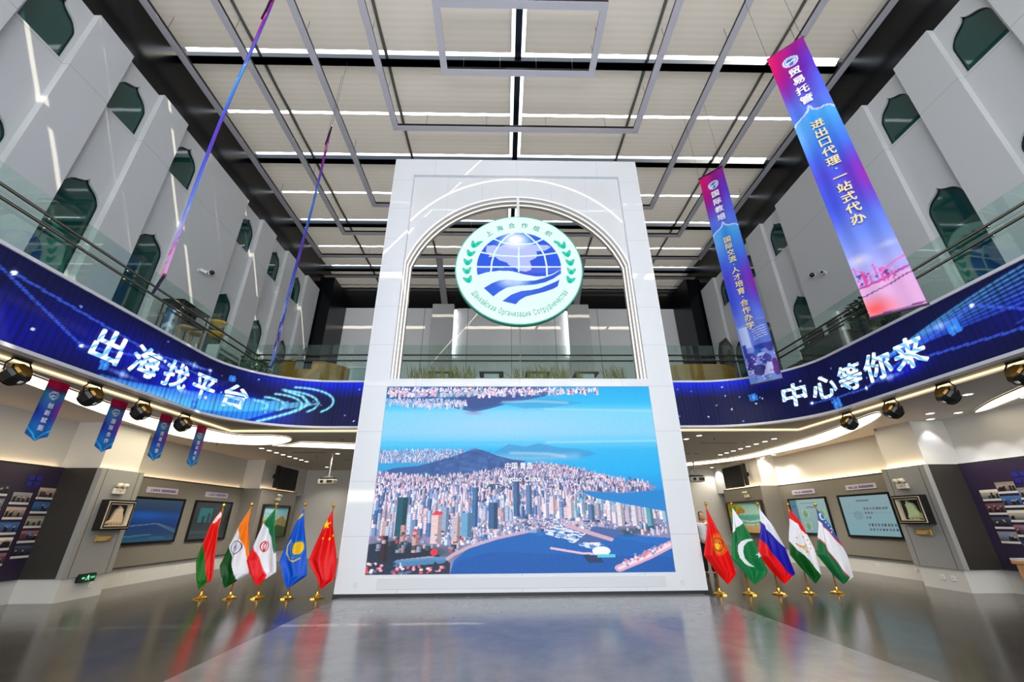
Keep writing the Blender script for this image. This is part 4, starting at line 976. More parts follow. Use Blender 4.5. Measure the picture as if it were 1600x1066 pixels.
# ================================================================== LONG HANGING BANNERS
m_cloth = paint_mat('printed_cloth', rough=.6, spec=.25)
m_wtxt = M('letter_white', (240, 238, 248), .5); m_gtxt = M('letter_gold', (232, 214, 150), .5)
m_rod = M('banner_rod', (60, 40, 70), .4, .3)
def small_logo(P, cx, cy, r, asp=1.0):
    P.ell(cx, cy, r * asp, r, (214, 224, 244)); P.ell(cx, cy, r * .8 * asp, r * .8, (60, 110, 190)); P.ell(cx, cy, r * .68 * asp, r * .68, (214, 224, 244))
    P.ell(cx, cy + r * .08, r * .55 * asp, r * .5, (36, 96, 180)); P.line([(cx - r * .5, cy - r * .2), (cx, cy - r * .05), (cx + r * .5, cy + r * .1)], r * .12, (230, 236, 248))
    P.rect(cx - r * .3, cx + r * .3, cy - r * .6, cy - r * .4, (70, 110, 180))
BW, BH = .74, 7.07
def long_banner(loc, rotz, label, white, gold, scene, seed):
    t = thing('hanging_banner', label, 'banner', loc, rotz, 'long banners hung from the roof')
    nu, nv = 40, 330; u, v = uv(nu, nv); X, Z = u * BW, v * BH
    P = Paint(X, Z)
    P.vgrad([(0, (200, 120, 190)), (1.0, (150, 140, 220)), (1.8, (90, 110, 215)), (2.8, (66, 70, 205)), (3.8, (70, 66, 196)), (4.6, (60, 120, 220)), (5.2, (90, 110, 220)), (6.2, (120, 16, 160)), (7.07, (150, 10, 130))])
    P.ell(0, 7.0, .5, 1.7, (214, 0, 110), 1.3, soft=True); P.ell(BW, 6.3, .35, .8, (80, 60, 200), .9, soft=True); P.ell(BW, 5.6, .3, .7, (70, 100, 230), 1.0, soft=True)
    ogee_l = [(0, 4.70), (.05, 4.78), (.15, 4.84), (.24, 4.88), (.31, 4.95), (.36, 5.08), (.41, 4.95), (.5, 4.88), (.6, 4.86), (.68, 4.83), (BW, 4.74)]
    Q = Paint(X, Z); Q.poly(ogee_l + [(BW + .1, 0), (-.1, 0)], (1, 1, 1)); inb = Q.c[:, 0] > .5
    low = Paint(X, Z)
    low.vgrad([(0, (210, 130, 180)), (1.0, (160, 160, 225)), (1.6, (104, 130, 220)), (2.4, (70, 86, 212)), (3.2, (76, 70, 205)), (3.9, (60, 110, 220)), (4.7, (70, 160, 230)), (5.1, (90, 170, 235))])
    low.ell(BW, 2.9, .4, .9, (130, 30, 170), 1.2, soft=True); low.ell(0, 4.4, .35, .8, (110, 170, 240), .9, soft=True); low.ell(.35, 4.2, .16, 1.4, (20, 110, 215), .8, soft=True); low.ell(0, 2.6, .3, .8, (50, 70, 205), .8, soft=True)
    P.c[inb] = low.c[inb]
    P.line(ogee_l, .018, (200, 205, 245))
    if scene == 'port':
        P.ell(.15, 1.15, .22, .16, (205, 200, 226), 1.2, soft=True); P.ell(.6, 1.3, .2, .1, (190, 190, 230), .8, soft=True)
        P.poly([(0, 0), (0, .62), (.35, .66), (BW, .72), (BW, 0)], (214, 160, 205)); P.ell(.1, .15, .4, .3, (240, 96, 100), 1.2, soft=True)
        P.line([(0, .6), (.3, .64), (BW, .78)], .02, (168, 60, 150)); P.line([(0, .42), (.3, .5), (BW, .66)], .012, (120, 60, 140))
        for x, h in ((.04, 1.02), (.14, .9), (.3, .98), (.42, .88)):
            P.line([(x, .62), (x, h)], .012, (214, 70, 160)); P.line([(x + .07, .62), (x + .07, h - .1)], .01, (214, 70, 160)); P.line([(x - .03, h), (x + .12, h - .16)], .008, (226, 90, 170)); P.line([(x, h - .18), (x + .1, h - .18)], .01, (200, 60, 150))
        P.line([(.4, .84), (BW, .99)], .014, (226, 100, 180))
        for k in range(26):
            x = RNG.uniform(0, .55); y = RNG.uniform(.64, .84); P.rect(x, x + .04, y, y + .035, [(60, 60, 150), (230, 150, 200), (110, 40, 130), (150, 170, 220)][k % 4])
        P.line([(.02, .02), (BW, .06)], .014, (120, 60, 130))
    else:
        P.poly([(0, 0), (0, 1.65), (BW, 1.75), (BW, 0)], (120, 140, 216)); P.rect(.05, .25, 1.0, 1.6, (178, 190, 236)); P.rect(.28, BW, 1.05, 1.7, (92, 116, 205))
        for k in range(5): P.line([(.36, 1.2 + .07 * k), (.68, 1.25 + .07 * k)], .01, (190, 200, 240))
        P.rect(.03, .12, .75, 1.1, (50, 66, 160)); P.rect(.3, BW, .9, 1.05, (40, 60, 165))
        for x, y, rx, ry, c_ in ((.18, .7, .12, .16, (54, 52, 140)), (.36, .82, .1, .12, (40, 90, 180)), (.5, .62, .14, .14, (60, 58, 150)), (.66, .9, .08, .12, (50, 50, 150)), (.12, .45, .1, .14, (50, 46, 130)), (.6, .4, .1, .14, (70, 40, 130)), (.3, .36, .17, .15, (44, 40, 110)), (.68, .35, .08, .25, (90, 40, 130))):
            P.ell(x, y, rx, ry, c_, .95)
        P.poly([(.35, .2), (.52, .52), (.62, .5), (.6, .2)], (190, 190, 235)); P.ell(.42, .76, .1, .05, (176, 190, 240)); P.poly([(0, 0), (0, .18), (.35, .22), (BW, .12), (BW, 0)], (104, 140, 205))
        for k in range(5): P.line([(.04, .42 - .03 * k), (.12, .425 - .03 * k)], .006, (200, 200, 240))
        for k in range(24): P.ell(RNG.uniform(0, BW), RNG.uniform(.1, .9), .025, .02, [(220, 180, 220), (200, 210, 245), (120, 50, 140)][k % 3], .9)
    small_logo(P, .37, 6.56, .155)
    def fn(U, V):
        x = (U - .5) * BW; z = V * BH
        y = .02 * np.sin(U * 13 + seed) * (.4 + .6 * np.sin(V * 2.4 + seed) ** 2) + .03 * np.sin(V * 5 + seed)
        return np.stack([x, y, z], 1)
    grid_obj('cloth', nu, nv, fn, P.c, m_cloth, t)
    yo = lambda a, z: -.035 + .03 * math.sin(z / BH * 5 + seed)
    z = 6.17
    for ch in white:
        b = MB(); put_text(b, ch, .245, lambda a, c, z=z: (a, yo(a, z + c), z + c), .03); z -= .306; b.build('character', m_wtxt, t)
    if gold:
        wts = [.62 if ch == '·' else 1.0 for ch in gold]
        cen = [sum(wts[:q]) + wts[q] / 2 for q in range(len(gold))]
        z0, z1 = (4.49, 1.98) if scene == 'port' else (4.40, 1.60)
        step = (z0 - z1) / (cen[-1] - cen[0])
        for ch, ce in zip(gold, cen):
            z = z0 - step * (ce - cen[0])
            b = MB(); put_text(b, ch, min(.235, step * .93), lambda a, c, z=z: (a, yo(a, z + c), z + c), .022); b.build('character', m_gtxt, t)
    for z in (0, BH):
        b = MB(); b.cyl((-BW / 2 - .02, 0, z), (BW / 2 + .02, 0, z), .022, n=8); b.build('rod', m_rod, t)
    for s in (-1, 1):
        b = MB(); b.cyl((s * BW / 2 * .96, 0, BH), (s * BW / 2 * .96, 0, 10.2), .004, n=5); b.build('cord', m_ringd, t)
    return t
long_banner((6.26, 6.03, 4.745), math.radians(-45), 'long banner lettered 贸易托管 over a pink port scene, nearest on the right', '贸易托管', '进出口代理·一站式代办', 'port', 0.3)
long_banner((6.22, 9.80, 4.70), math.radians(-48), 'long banner lettered 国际教培 over a classroom scene, farther one on the right', '国际教培', '国际交流·人才培育·合作办学', 'class', 1.7)
long_banner((-5.585, 5.36, 4.80), math.radians(-42.6), 'long purple and blue banner seen edge-on in front of the near left wall', '', '', 'port', 2.6)
long_banner((-5.56, 8.66, 4.80), math.radians(-55.4), 'long purple and blue banner seen edge-on beside the left edge of the portal', '', '', 'class', 4.0)

# ------------------------------------------------------------------ small pennant banners along the left soffit
for k, (y, txt, lab) in enumerate(((6.99, '创新赋能', 'nearest of the row'), (8.22, '国际合作', 'second of the row'), (9.48, '贸易托管', 'third of the row'), (10.68, '国际教培', 'farthest of the row'))):
    t = thing('pennant_banner', 'small red to blue pennant lettered %s under the left soffit, %s' % (txt, lab), 'banner', (-8.17, y, 2.78), PI / 2, 'pennants under the left soffit')
    nu, nv = 24, 70; u, v = uv(nu, nv); Wd, Ht = .37, 1.06
    X, Z = (u - .5) * Wd, v * Ht
    P = Paint(X, Z)
    P.vgrad([(0, (20, 100, 190)), (.2, (30, 120, 205)), (.4, (40, 70, 180)), (.6, (60, 110, 190)), (.78, (50, 150, 190)), (.86, (120, 50, 120)), (.92, (220, 20, 80)), (1.06, (236, 20, 70))])
    P.ell(.18, .5, .16, .3, (150, 40, 160), 1.1, soft=True); P.ell(-.18, .45, .14, .12, (20, 50, 160), .9, soft=True)
    small_logo(P, 0, .77, .075)
    P.line([(-Wd / 2, .115), (-.07, .07), (0, .02), (.07, .07), (Wd / 2, .115)], .016, (60, 190, 235))
    def fn(U, V):
        x = (U - .5) * Wd; bot = np.where(np.abs(x) < .07, .0 + np.abs(x) * .75, .052 + (np.abs(x) - .07) * .42)
        return np.stack([x, .008 * np.sin(U * 9), bot + (Ht - bot) * V], 1)
    grid_obj('cloth', nu, nv, fn, P.c, m_cloth, t)
    z = .60
    for ch in txt:
        b = MB(); put_text(b, ch, .095, lambda a, c, z=z: (a, -.012, z + c), .025); z -= .125; b.build('character', m_wtxt, t)
    b = MB(); b.cyl((-Wd / 2, 0, Ht), (Wd / 2, 0, Ht), .01, n=8); b.build('rod', m_rod, t)

# ------------------------------------------------------------------ stage lights hung under the soffit
def stage_light(loc, rotz, label):
    t = thing('stage_light', label, 'stage light', loc, rotz, 'stage lights under the balcony')
    T = Matrix.Rotation(math.radians(52), 4, 'X')
    b = MB(); b.lathe([(.06, -.15), (.14, -.13), (.17, -.08), (.175, .03), (.15, .08), (.1, .10)], n=8, T=T)
    b.build('body', M('lamp_black', (14, 13, 13), .35), t)
    b = MB(); b.lathe([(.02, .099), (.13, .09), (.11, .125), (.02, .135)], n=8, T=T); b.build('rear_cap', M('lamp_gold', (150, 112, 50), .35, .6), t)
    b = MB(); b.box(-.02, .02, -.185, -.172, -.02, .03, T=T); b.build('label_plate', M('lamp_label', (220, 220, 215), .4), t)
    b = MB(); b.tube([(-.185, 0, 0), (-.185, .02, .12), (-.11, .02, .22)], .012, 6); b.tube([(.185, 0, 0), (.185, .02, .12), (.11, .02, .22)], .012, 6); b.box(-.13, .13, 0, .045, .205, .235)
    b.build('yoke', MATS['lamp_black'], t)
    b = MB(); b.lathe([(.05, -.16), (.12, -.155), (.12, -.15), (.05, -.15)], n=12, T=T); b.build('lens', M('lamp_lens', (30, 30, 36), .05), t)
    return t
ords = ('nearest', 'second', 'third', 'farthest')
proto = None
for k, y in enumerate((6.07, 7.31, 8.43, 9.63)):
    lab = 'black stage light hung at the left soffit edge, %s of the four' % ords[k]
    if proto is None: proto = stage_light((-7.86, y, 3.635), PI / 2, lab)
    else: dup(proto, (-7.86, y, 3.635), PI / 2, lab)
for k, y in enumerate((6.07, 7.26, 8.43, 9.63)):
    dup(proto, (7.86, y, 3.635), -PI / 2, 'black stage light hung at the right soffit edge, %s of the four' % ords[k])

# ================================================================== FLAGS
m_flag = paint_mat('flag_cloth', rough=.5, spec=.3)
m_gold = M('polished_brass', (226, 176, 70), .18, 1.0)
WHITE, RED, GRN = (240, 240, 246), (236, 10, 14), (0, 92, 30)
def flag_paint(k, D, P):
    if k == 'BY':
        P.rect(-9, 9, -9, 9, (234, 16, 14)); P.poly(D['green'], (16, 110, 26)); P.poly(D['orn'], (246, 226, 226))
        for q in range(5): P.ell(D['orn'][0][0] - .012 * q + .01, D['orn'][0][1] - .02 - .025 * q, .008, .01, (226, 30, 40))
    elif k == 'IN':
        P.rect(-9, 9, -9, 9, WHITE); P.poly(D['orange'], (250, 130, 10)); P.poly(D['green'], (0, 74, 14))
        (cx, cz), (ex, _), (_, tz) = D['chakra']; rx, rz = ex - cx, tz - cz
        P.ell(cx, cz, rx, rz, (24, 26, 90), r0=.88); P.ell(cx, cz, rx * .85, rz * .85, (120, 120, 180), .75, soft=True); P.ell(cx, cz, rx * .3, rz * .3, (30, 30, 110), 1.2, soft=True)
    elif k == 'IR':
        P.rect(-9, 9, -9, 9, WHITE); P.poly(D['green'], (0, 112, 62)); P.poly(D['red'], (236, 8, 20))
        g, r = D['green'], D['red']
        P.line([g[4], g[3], g[2]], .008, (40, 120, 80)); P.line([r[0], r[4]], .008, (230, 120, 130))
        (cx, cz), (ex, _), (_, tz) = D['em']; rx, rz = ex - cx, tz - cz; c_ = (214, 20, 34)
        P.ell(cx, cz, rx, rz, c_, r0=.78); P.rect(cx - rx * .2, cx + rx * .35, cz + rz * .6, cz + rz * 1.2, WHITE); P.ell(cx, cz, rx * .5, rz * .8, c_, r0=.6); P.line([(cx, cz - rz), (cx, cz + rz * .7)], .008, c_)
    elif k == 'KZ':
        P.rect(-9, 9, -9, 9, (6, 88, 208)); (cx, cz), (ex, _), (_, tz) = D['sun']; rx, rz = ex - cx, tz - cz
        P.ell(cx, cz, rx * 1.3, rz * 1.3, (20, 130, 190), r0=.82); P.ell(cx, cz, rx, rz, (246, 196, 20))
        P.line(D['w1'], .014, (214, 190, 60)); P.line(D['w2'], .007, (120, 170, 120)); P.poly(D['orn'], (222, 190, 60))
    elif k == 'CN':
        P.rect(-9, 9, -9, 9, (234, 6, 10))
        for s_ in ('s0', 's1', 's2', 's3'):
            (cx, cz), (ex, _) = D[s_]; r = ex - cx; pts = []
            for q in range(10):
                t = PI / 2 + q * PI / 5 + .15; rr = r if q % 2 == 0 else r * .42
                pts.append((cx + rr * math.cos(t), cz + rr * math.sin(t) * 1.15))
            P.poly(pts, (252, 212, 20))
    elif k == 'KG':
        P.rect(-9, 9, -9, 9, (234, 10, 8)); (cx, cz), (ex, _), (_, tz) = D['sun']; rx, rz = ex - cx, tz - cz
        for q in range(40):
            t = 2 * PI * q / 40; P.line([(cx + rx * 1.05 * math.cos(t), cz + rz * 1.05 * math.sin(t)), (cx + rx * 1.5 * math.cos(t), cz + rz * 1.5 * math.sin(t))], .0045, (246, 150, 30))
        P.ell(cx, cz, rx * 1.15, rz * 1.15, (238, 110, 24)); P.ell(cx, cz, rx * .95, rz * .95, (150, 40, 10), r0=.86); P.ell(cx - rx * .2, cz - rz * .15, rx * .5, rz * .5, (248, 186, 20)); P.line([(cx - rx * .7, cz + rz * .3), (cx + rx * .7, cz + rz * .1)], .008, (150, 40, 10))
    elif k == 'PK':
        P.rect(-9, 9, -9, 9, (12, 122, 62)); P.poly(D['white'], WHITE); P.poly(D['cr'], WHITE)
        (cx, cz), (ex, _) = D['star']; r = (ex - cx) * 1.1
        P.poly([(cx + (r if q % 2 == 0 else r * .42) * math.cos(q * PI / 5 + .5), cz + (r if q % 2 == 0 else r * .42) * math.sin(q * PI / 5 + .5)) for q in range(10)], WHITE)
    elif k == 'RU':
        P.rect(-9, 9, -9, 9, (238, 12, 12)); P.poly(D['blue'], (24, 20, 166)); P.poly(D['white'], WHITE)
    elif k == 'TJ':
        P.rect(-9, 9, -9, 9, WHITE); P.poly(D['red'], (232, 16, 16)); P.poly(D['green'], (0, 84, 20))
        (cx, cz), (ex, _), (_, tz) = D['crown']; r = (ex - cx); c_ = (232, 168, 50)
        P.line([(cx - r * 1.1, cz + r * .5), (cx - r * .4, cz - r * .3), (cx + r * .1, cz - r * .1), (cx + r, cz + r * .4)], .014, c_); P.line([(cx - r * .2, cz - r * .3), (cx + r * .5, cz - r * 1.5)], .012, c_); P.line([(cx - r * .7, cz + r * .1), (cx + r * .8, cz - r * .6)], .01, c_); P.line([(cx + r * .1, cz - r * 1.4), (cx + r * .9, cz - r * 1.1)], .01, c_)
        for x, z in D['stars']: P.ell(x, z, .017, .017, c_)
    else:
        P.rect(-9, 9, -9, 9, WHITE); P.poly(D['blue'], (30, 96, 168)); P.poly(D['green'], (14, 104, 54))
        P.line(D['rl'], .011, (216, 20, 46)); P.line(D['rl2'], .011, (216, 60, 80))
        (cx, cz), (ex, _) = D['moon']; P.ell(cx + .02, cz - .02, .05, .075, WHITE); P.ell(cx + .045, cz - .03, .042, .065, (30, 96, 168))
        for x, z in D['stars']: P.ell(x, z, .012, .014, WHITE)
FNAME = {'BY': 'red and green flag with a white patterned hoist', 'IN': 'orange, white and green flag with a navy wheel', 'IR': 'green, white and red flag with a red tulip emblem', 'KZ': 'bright blue flag with a yellow sun', 'CN': 'plain red flag with yellow stars',
         'KG': 'red flag with an orange sun disc', 'PK': 'green flag with a white crescent and white band', 'RU': 'white, blue and red striped flag', 'TJ': 'red, white and green flag with a gold crown', 'UZ': 'blue, white and green flag with thin red lines'}
FPOS = {'BY': 'outermost left of the portal', 'IN': 'second from the left end', 'IR': 'third from the left end', 'KZ': 'fourth from the left end', 'CN': 'beside the left edge of the portal', 'KG': 'beside the right edge of the portal', 'PK': 'fourth from the right end', 'RU': 'third from the right end', 'TJ': 'second from the right end', 'UZ': 'outermost right of the portal'}
for k, D in FLAGS.items():
    bx, by = D['base']
    t = thing('flag_stand', '%s, %s' % (FNAME[k], FPOS[k]), 'flag', (bx, by, 0), 0, 'national flags beside the portal')
    ol = np.array(D['out_l']); orr = np.array(D['out_r'])
    zt, zb = max(ol[0, 1], orr[0, 1]), min(ol[-1, 1], orr[-1, 1])
    zt = min(zt, 1.9)
    ptop = float(ol[0, 0])
    nu, nv = 56, 150
    def fx(P_, z): return np.interp(z, P_[::-1, 1], P_[::-1, 0])
    u, v = uv(nu, nv); Z = zb + (zt - zb) * v
    def mono(Pt):
        q = Pt.copy()
        for i in range(1, len(q)): q[i, 1] = min(q[i, 1], q[i - 1, 1] - 1e-4)
        return q
    ol, orr = mono(ol), mono(orr)
    XL, XR_ = fx(ol, Z), fx(orr, Z)
    X = XL + (XR_ - XL) * u
    P = Paint(X, Z); flag_paint(k, D, P)
    ph = hash(k) % 7 if False else (ord(k[0]) + ord(k[1])) % 7
    wv = np.clip((XR_ - XL) / .4, 0, 1)
    Yw = -.11 - .05 * np.sin(u * 7.5 + ph + (Z - 1) * 1.2) * wv - .022 * np.sin(u * 15 + 2 * ph - Z * 2.0) * wv
    Yw = -.018 + Yw * np.clip((zt - Z) / .35, 0, 1)
    P3 = np.stack([X, Yw, Z], 1)
    grid_obj('cloth', nu, nv, lambda U, V, P3=P3: P3, P.c, m_flag, t)
    b = MB(); b.cyl((0, 0, .06), (ptop, 0, zt + .03), .014, .011, n=10); b.build('pole', m_gold, t, True)
    b = MB()
    star6 = []
    for q in range(12):
        rr = .165 if q % 2 == 0 else .13; star6.append((rr * math.cos(q * PI / 6), rr * math.sin(q * PI / 6)))
    b.prism(star6, [], 0, .018, lambda x, y, h: (x, y, h)); b.lathe([(.13, .018), (.12, .03), (.05, .05), (.035, .08), (.03, .12), (.016, .125)], n=16)
    b.build('base', m_gold, t)
    b = MB(); b.lathe([(.012, 0), (.02, .012), (.014, .025), (.026, .04), (.036, .062), (.034, .08), (.02, .1), (.003, .115)], (ptop, 0, zt + .02), n=12); b.build('finial', m_gold, t, True)

# ================================================================== GROUND-FLOOR WALL ITEMS
def wall_thing(name, label, cat, side, x, y, z, group=None):
    """frame of reference on a side wall: local x runs to the viewer's right, -y comes off the wall"""
    return thing(name, label, cat, (side * x, y, z), PI / 2 if side < 0 else -PI / 2, group)
SN = {-1: 'left', 1: 'right'}
m_blkf = M('black_bezel', (10, 10, 11), .25)
def display(side, y0, y1, z0, z1, label, kind):
    yc = (y0 + y1) / 2; wd = y1 - y0; ht = z1 - z0
    t = wall_thing('wall_display', label, 'screen', side, WALLX, yc, z0)
    b = MB(); b.prism([(-wd / 2, 0), (wd / 2, 0), (wd / 2, ht), (-wd / 2, ht)], [[(-wd / 2 + .06, .06), (wd / 2 - .06, .06), (wd / 2 - .06, ht - .06), (-wd / 2 + .06, ht - .06)]], -.05, .0, lambda x, z, h: (x, h, z)); b.build('bezel', m_blkf, t)
    nu, nv = 110, 76; u, v = uv(nu, nv); P = Paint(u, v)
    if kind == 0:
        P.vgrad([(0, (30, 84, 110)), (.15, (24, 60, 96)), (.4, (14, 50, 104)), (.6, (14, 70, 140)), (.75, (32, 58, 92)), (1, (52, 74, 92))]); P.ell(.3, .62, .5, .14, (0, 90, 180), .8, soft=True)
        P.line([(0, .36), (.55, .42), (1, .2)], .016, (74, 104, 128)); P.line([(.6, .42), (1, .26)], .008, (74, 110, 130)); P.line([(0, .12), (.5, .16)], .014, (60, 110, 130)); P.rect(.5, .8, .06, .1, (50, 110, 130), .6)
    elif kind == 1:
        P.vgrad([(0, (44, 62, 62)), (.5, (40, 48, 48)), (1, (52, 60, 60))]); P.rect(.15, .5, .45, .85, (36, 120, 122), .8); P.rect(.25, .32, .4, .62, (30, 40, 42)); P.rect(.38, .46, .42, .7, (32, 60, 62)); P.rect(0, .7, .16, .2, (60, 76, 76)); P.ell(.95, .5, .2, .6, (18, 20, 20), 1.2, soft=True)
        for q in range(6): P.line([(.56 + .06 * q, .3), (.6 + .06 * q, .9)], .008, (58, 66, 66))
    elif kind == 2:
        P.vgrad([(0, (132, 166, 170)), (1, (150, 180, 178))]); P.rect(0, .2, 0, 1, (78, 122, 140)); P.rect(.05, .15, .78, .82, (50, 96, 120)); P.rect(.06, .16, .4, .44, (50, 96, 120)); P.rect(.3, .75, .88, .9, (110, 150, 150)); P.rect(.45, .7, .74, .78, (90, 130, 150))
        for x, y in ((.38, .56), (.82, .56), (.38, .2), (.82, .2)): P.rect(x - .1, x + .1, y - .12, y + .12, (170, 200, 170), .6); P.ell(x, y, .07, .11, (120, 160, 80), .8); P.ell(x, y - .03, .04, .06, (90, 140, 170), .8)
    else:
        P.vgrad([(0, (126, 166, 176)), (1, (140, 168, 174))]); P.rect(.34, .6, .86, .9, (86, 118, 134)); P.rect(.1, .95, .775, .782, (100, 134, 146)); P.rect(.1, .95, .56, .565, (116, 150, 160)); P.rect(.1, .95, .3, .305, (116, 150, 160))
        for row, (y, n) in enumerate(((.65, 8), (.54, 3), (.42, 2), (.24, 9), (.13, 9))):
            for q in range(n): P.rect(.45 + .06 * q, .485 + .06 * q, y, y + .055, [(60, 70, 80), (120, 70, 70), (70, 110, 110), (90, 100, 110)][(q + row) % 4])
        P.ell(.3, .5, .1, .12, (112, 144, 160), .6)
    grid_obj('picture', nu, nv, lambda U, V: np.stack([-wd / 2 + .06 + (wd - .12) * U, np.full_like(U, -.02), .06 + (ht - .12) * V], 1), P.c, paint_mat('display_picture', emit=.85, rough=.12, spec=.5), t, False)
display(-1, 12.1, 14.07, .99, 2.2, 'wall display with a dim blue picture on the left wall, nearer one', 0)
display(-1, 14.55, 16.53, .97, 2.2, 'wall display with a dark teal picture on the left wall, farther one', 1)
display(1, 12.1, 14.07, .98, 2.2, 'wall display with a pale blue chart on the right wall, nearer one', 3)
display(1, 14.6, 16.6, .99, 2.2, 'wall display with green map tiles on the right wall, farther one', 2)
m_plate = M('plate_lilac', (196, 186, 206), .4); m_navy = M('letter_navy', (52, 40, 120), .5)
def plate(side, y0, y1, z0, z1, label):
    wd = y1 - y0; ht = z1 - z0
    t = wall_thing('title_plate', label, 'sign', side, WALLX, (y0 + y1) / 2, z0)
    b = MB(); b.bbox(-wd / 2, wd / 2, -.02, .004, 0, ht, .004); b.build('board', m_plate, t)
    b = MB(); f = lambda x0, z: (lambda a, c: (x0 + a, -.023, z + c))
    sz = ht * .52; x = -wd * .36
    word = ['上', '合', None, None] if side < 0 else [None, None, '上', '合']
    for ch in word:
        if ch: put_text(b, ch, sz, f(x, ht * .5), .03)
        else:
            for q in range(3): b.box(x - sz * .42, x + sz * .42, -.023, -.021, ht * .5 + sz * (-.4 + .3 * q), ht * .5 + sz * (-.25 + .3 * q))
            b.box(x - sz * .08, x + sz * .08, -.023, -.021, ht * .5 - sz * .45, ht * .5 + sz * .42)
        x += sz * 1.12
    for q in (.62, .38): b.box(x, wd * .42, -.022, -.02, ht * q - .012, ht * q + .012)
    b.build('lettering', m_navy, t)
plate(-1, 12.45, 13.66, 2.31, 2.47, 'lilac title plate above the nearer display on the left wall')
plate(-1, 14.95, 16.15, 2.32, 2.48, 'lilac title plate above the farther display on the left wall')
plate(1, 12.46, 13.62, 2.32, 2.47, 'lilac title plate above the nearer display on the right wall')
plate(1, 15.05, 16.25, 2.32, 2.48, 'lilac title plate above the farther display on the right wall')

# framed relief pictures, plaques, emergency lamps on the near piers
PX = PIERX - .032
for s in (-1, 1):
    yc, zc = (10.83, 1.38) if s < 0 else (10.77, 1.38)
    t = wall_thing('framed_relief', 'black box frame with a pale %s relief on the near %s pier' % ('cream' if s < 0 else 'jade green', SN[s]), 'picture', s, PX, yc, zc)
    wd, ht = .80, .66
    b = MB()
    for k, (e, d0, d1, cur) in enumerate(((0, -.16, 0, 0), (.035, -.175, -.02, 1), (.05, -.18, -.03, 0), (.075, -.165, -.03, 1))):
        b.cur = cur
        b.prism([(-wd / 2 + e, e), (wd / 2 - e, e), (wd / 2 - e, ht - e), (-wd / 2 + e, ht - e)], [[(-wd / 2 + e + .03, e + .03), (wd / 2 - e - .03, e + .03), (wd / 2 - e - .03, ht - e - .03), (-wd / 2 + e + .03, ht - e - .03)]], d0, d1, lambda x, z, h: (x, h, z))
    b.build('frame', [M('frame_black', (18, 14, 12), .3), M('frame_ivory', (214, 202, 176), .4)], t)
    b = MB(); b.box(-wd / 2 + .08, wd / 2 - .08, -.05, 0, .08, ht - .08); b.build('backing', M('relief_back', (30, 32, 30), .6), t)
    if s < 0: pts = [(-.24, .13), (-.1, .22), (-.06, .36), (-.02, .46), (.05, .50), (.04, .53), (.08, .50), (.14, .46), (.12, .42), (.16, .36), (.2, .25), (.22, .12), (.18, .16), (.15, .1), (.11, .15), (.07, .1), (.03, .15), (-.01, .1), (-.05, .15), (-.1, .11), (-.14, .15)]
    else: pts = [(-.16, .15), (-.13, .22), (-.12, .38), (-.14, .44), (-.1, .48), (-.09, .54), (-.05, .50), (.04, .48), (.08, .42), (.1, .32), (.16, .24), (.24, .2), (.2, .16), (.22, .12), (.12, .15), (.1, .1), (.04, .14), (0, .1), (-.06, .14), (-.1, .11)]
    b = MB(); b.prism(pts, [], -.11, -.05, lambda x, z, h: (x, h, z))
    ins = [(x * .8 + .01, .3 + (z - .3) * .8) for x, z in pts]; b.prism(ins, [], -.14, -.11, lambda x, z, h: (x, h, z))
    b.build('relief', M('relief_cream' if s < 0 else 'relief_jade', (214, 190, 164) if s < 0 else (190, 205, 160), .45), t)
    t = wall_thing('name_plaque', 'small gold plaque under the framed relief on the near %s pier' % SN[s], 'sign', s, PX, 10.8 if s < 0 else 10.77, 1.14)
    b = MB(); b.bbox(-.2, .2, -.035, .004, 0, .13, .005); b.build('plate', M('gold_plate', (206, 160, 84), .35, .6), t)
    b = MB()
    for q in range(3): b.box(-.17, .17 - .05 * q, -.038, -.034, .085 - .03 * q, .1 - .03 * q)
    b.build('lettering', M('plaque_letter', (236, 214, 150), .4), t)
def emergency(loc, rotz, label):
    t = thing('emergency_light', label, 'emergency light', loc, rotz, 'twin spot emergency lamps')
    b = MB(); b.bbox(-.15, .15, -.07, .0, 0, .13, .01); b.build('housing', M('ivory_plastic', (228, 220, 200), .4), t)
    for x in (-.08, .08):
        b = MB(); b.cyl((x, -.04, .2), (x, -.13, .19), .05, .055, n=14); b.build('lamp_head', MATS['ivory_plastic'], t, True)
        b = MB(); b.cyl((x, -.03, .12), (x, -.03, .17), .02, n=8); b.build('bracket', m_blkf, t)
    b = MB(); b.box(-.02, .02, -.073, -.069, .05, .07); b.build('indicator', M('red_dot', (200, 60, 50), .4), t)
    return t
em0 = emergency((-PX, 10.75, 2.17), PI / 2, 'twin spot emergency lamp above the framed relief on the near left pier')
dup(em0, (PX, 10.86, 2.2), -PI / 2, 'twin spot emergency lamp above the framed relief on the near right pier')
dup(em0, (-PX, 18.35, 2.32), PI / 2, 'twin spot emergency lamp above the landscape painting on the far left pier')
dup(em0, (PX, 18.1, 2.32), -PI / 2, 'twin spot emergency lamp above the seaside painting on the far right pier')

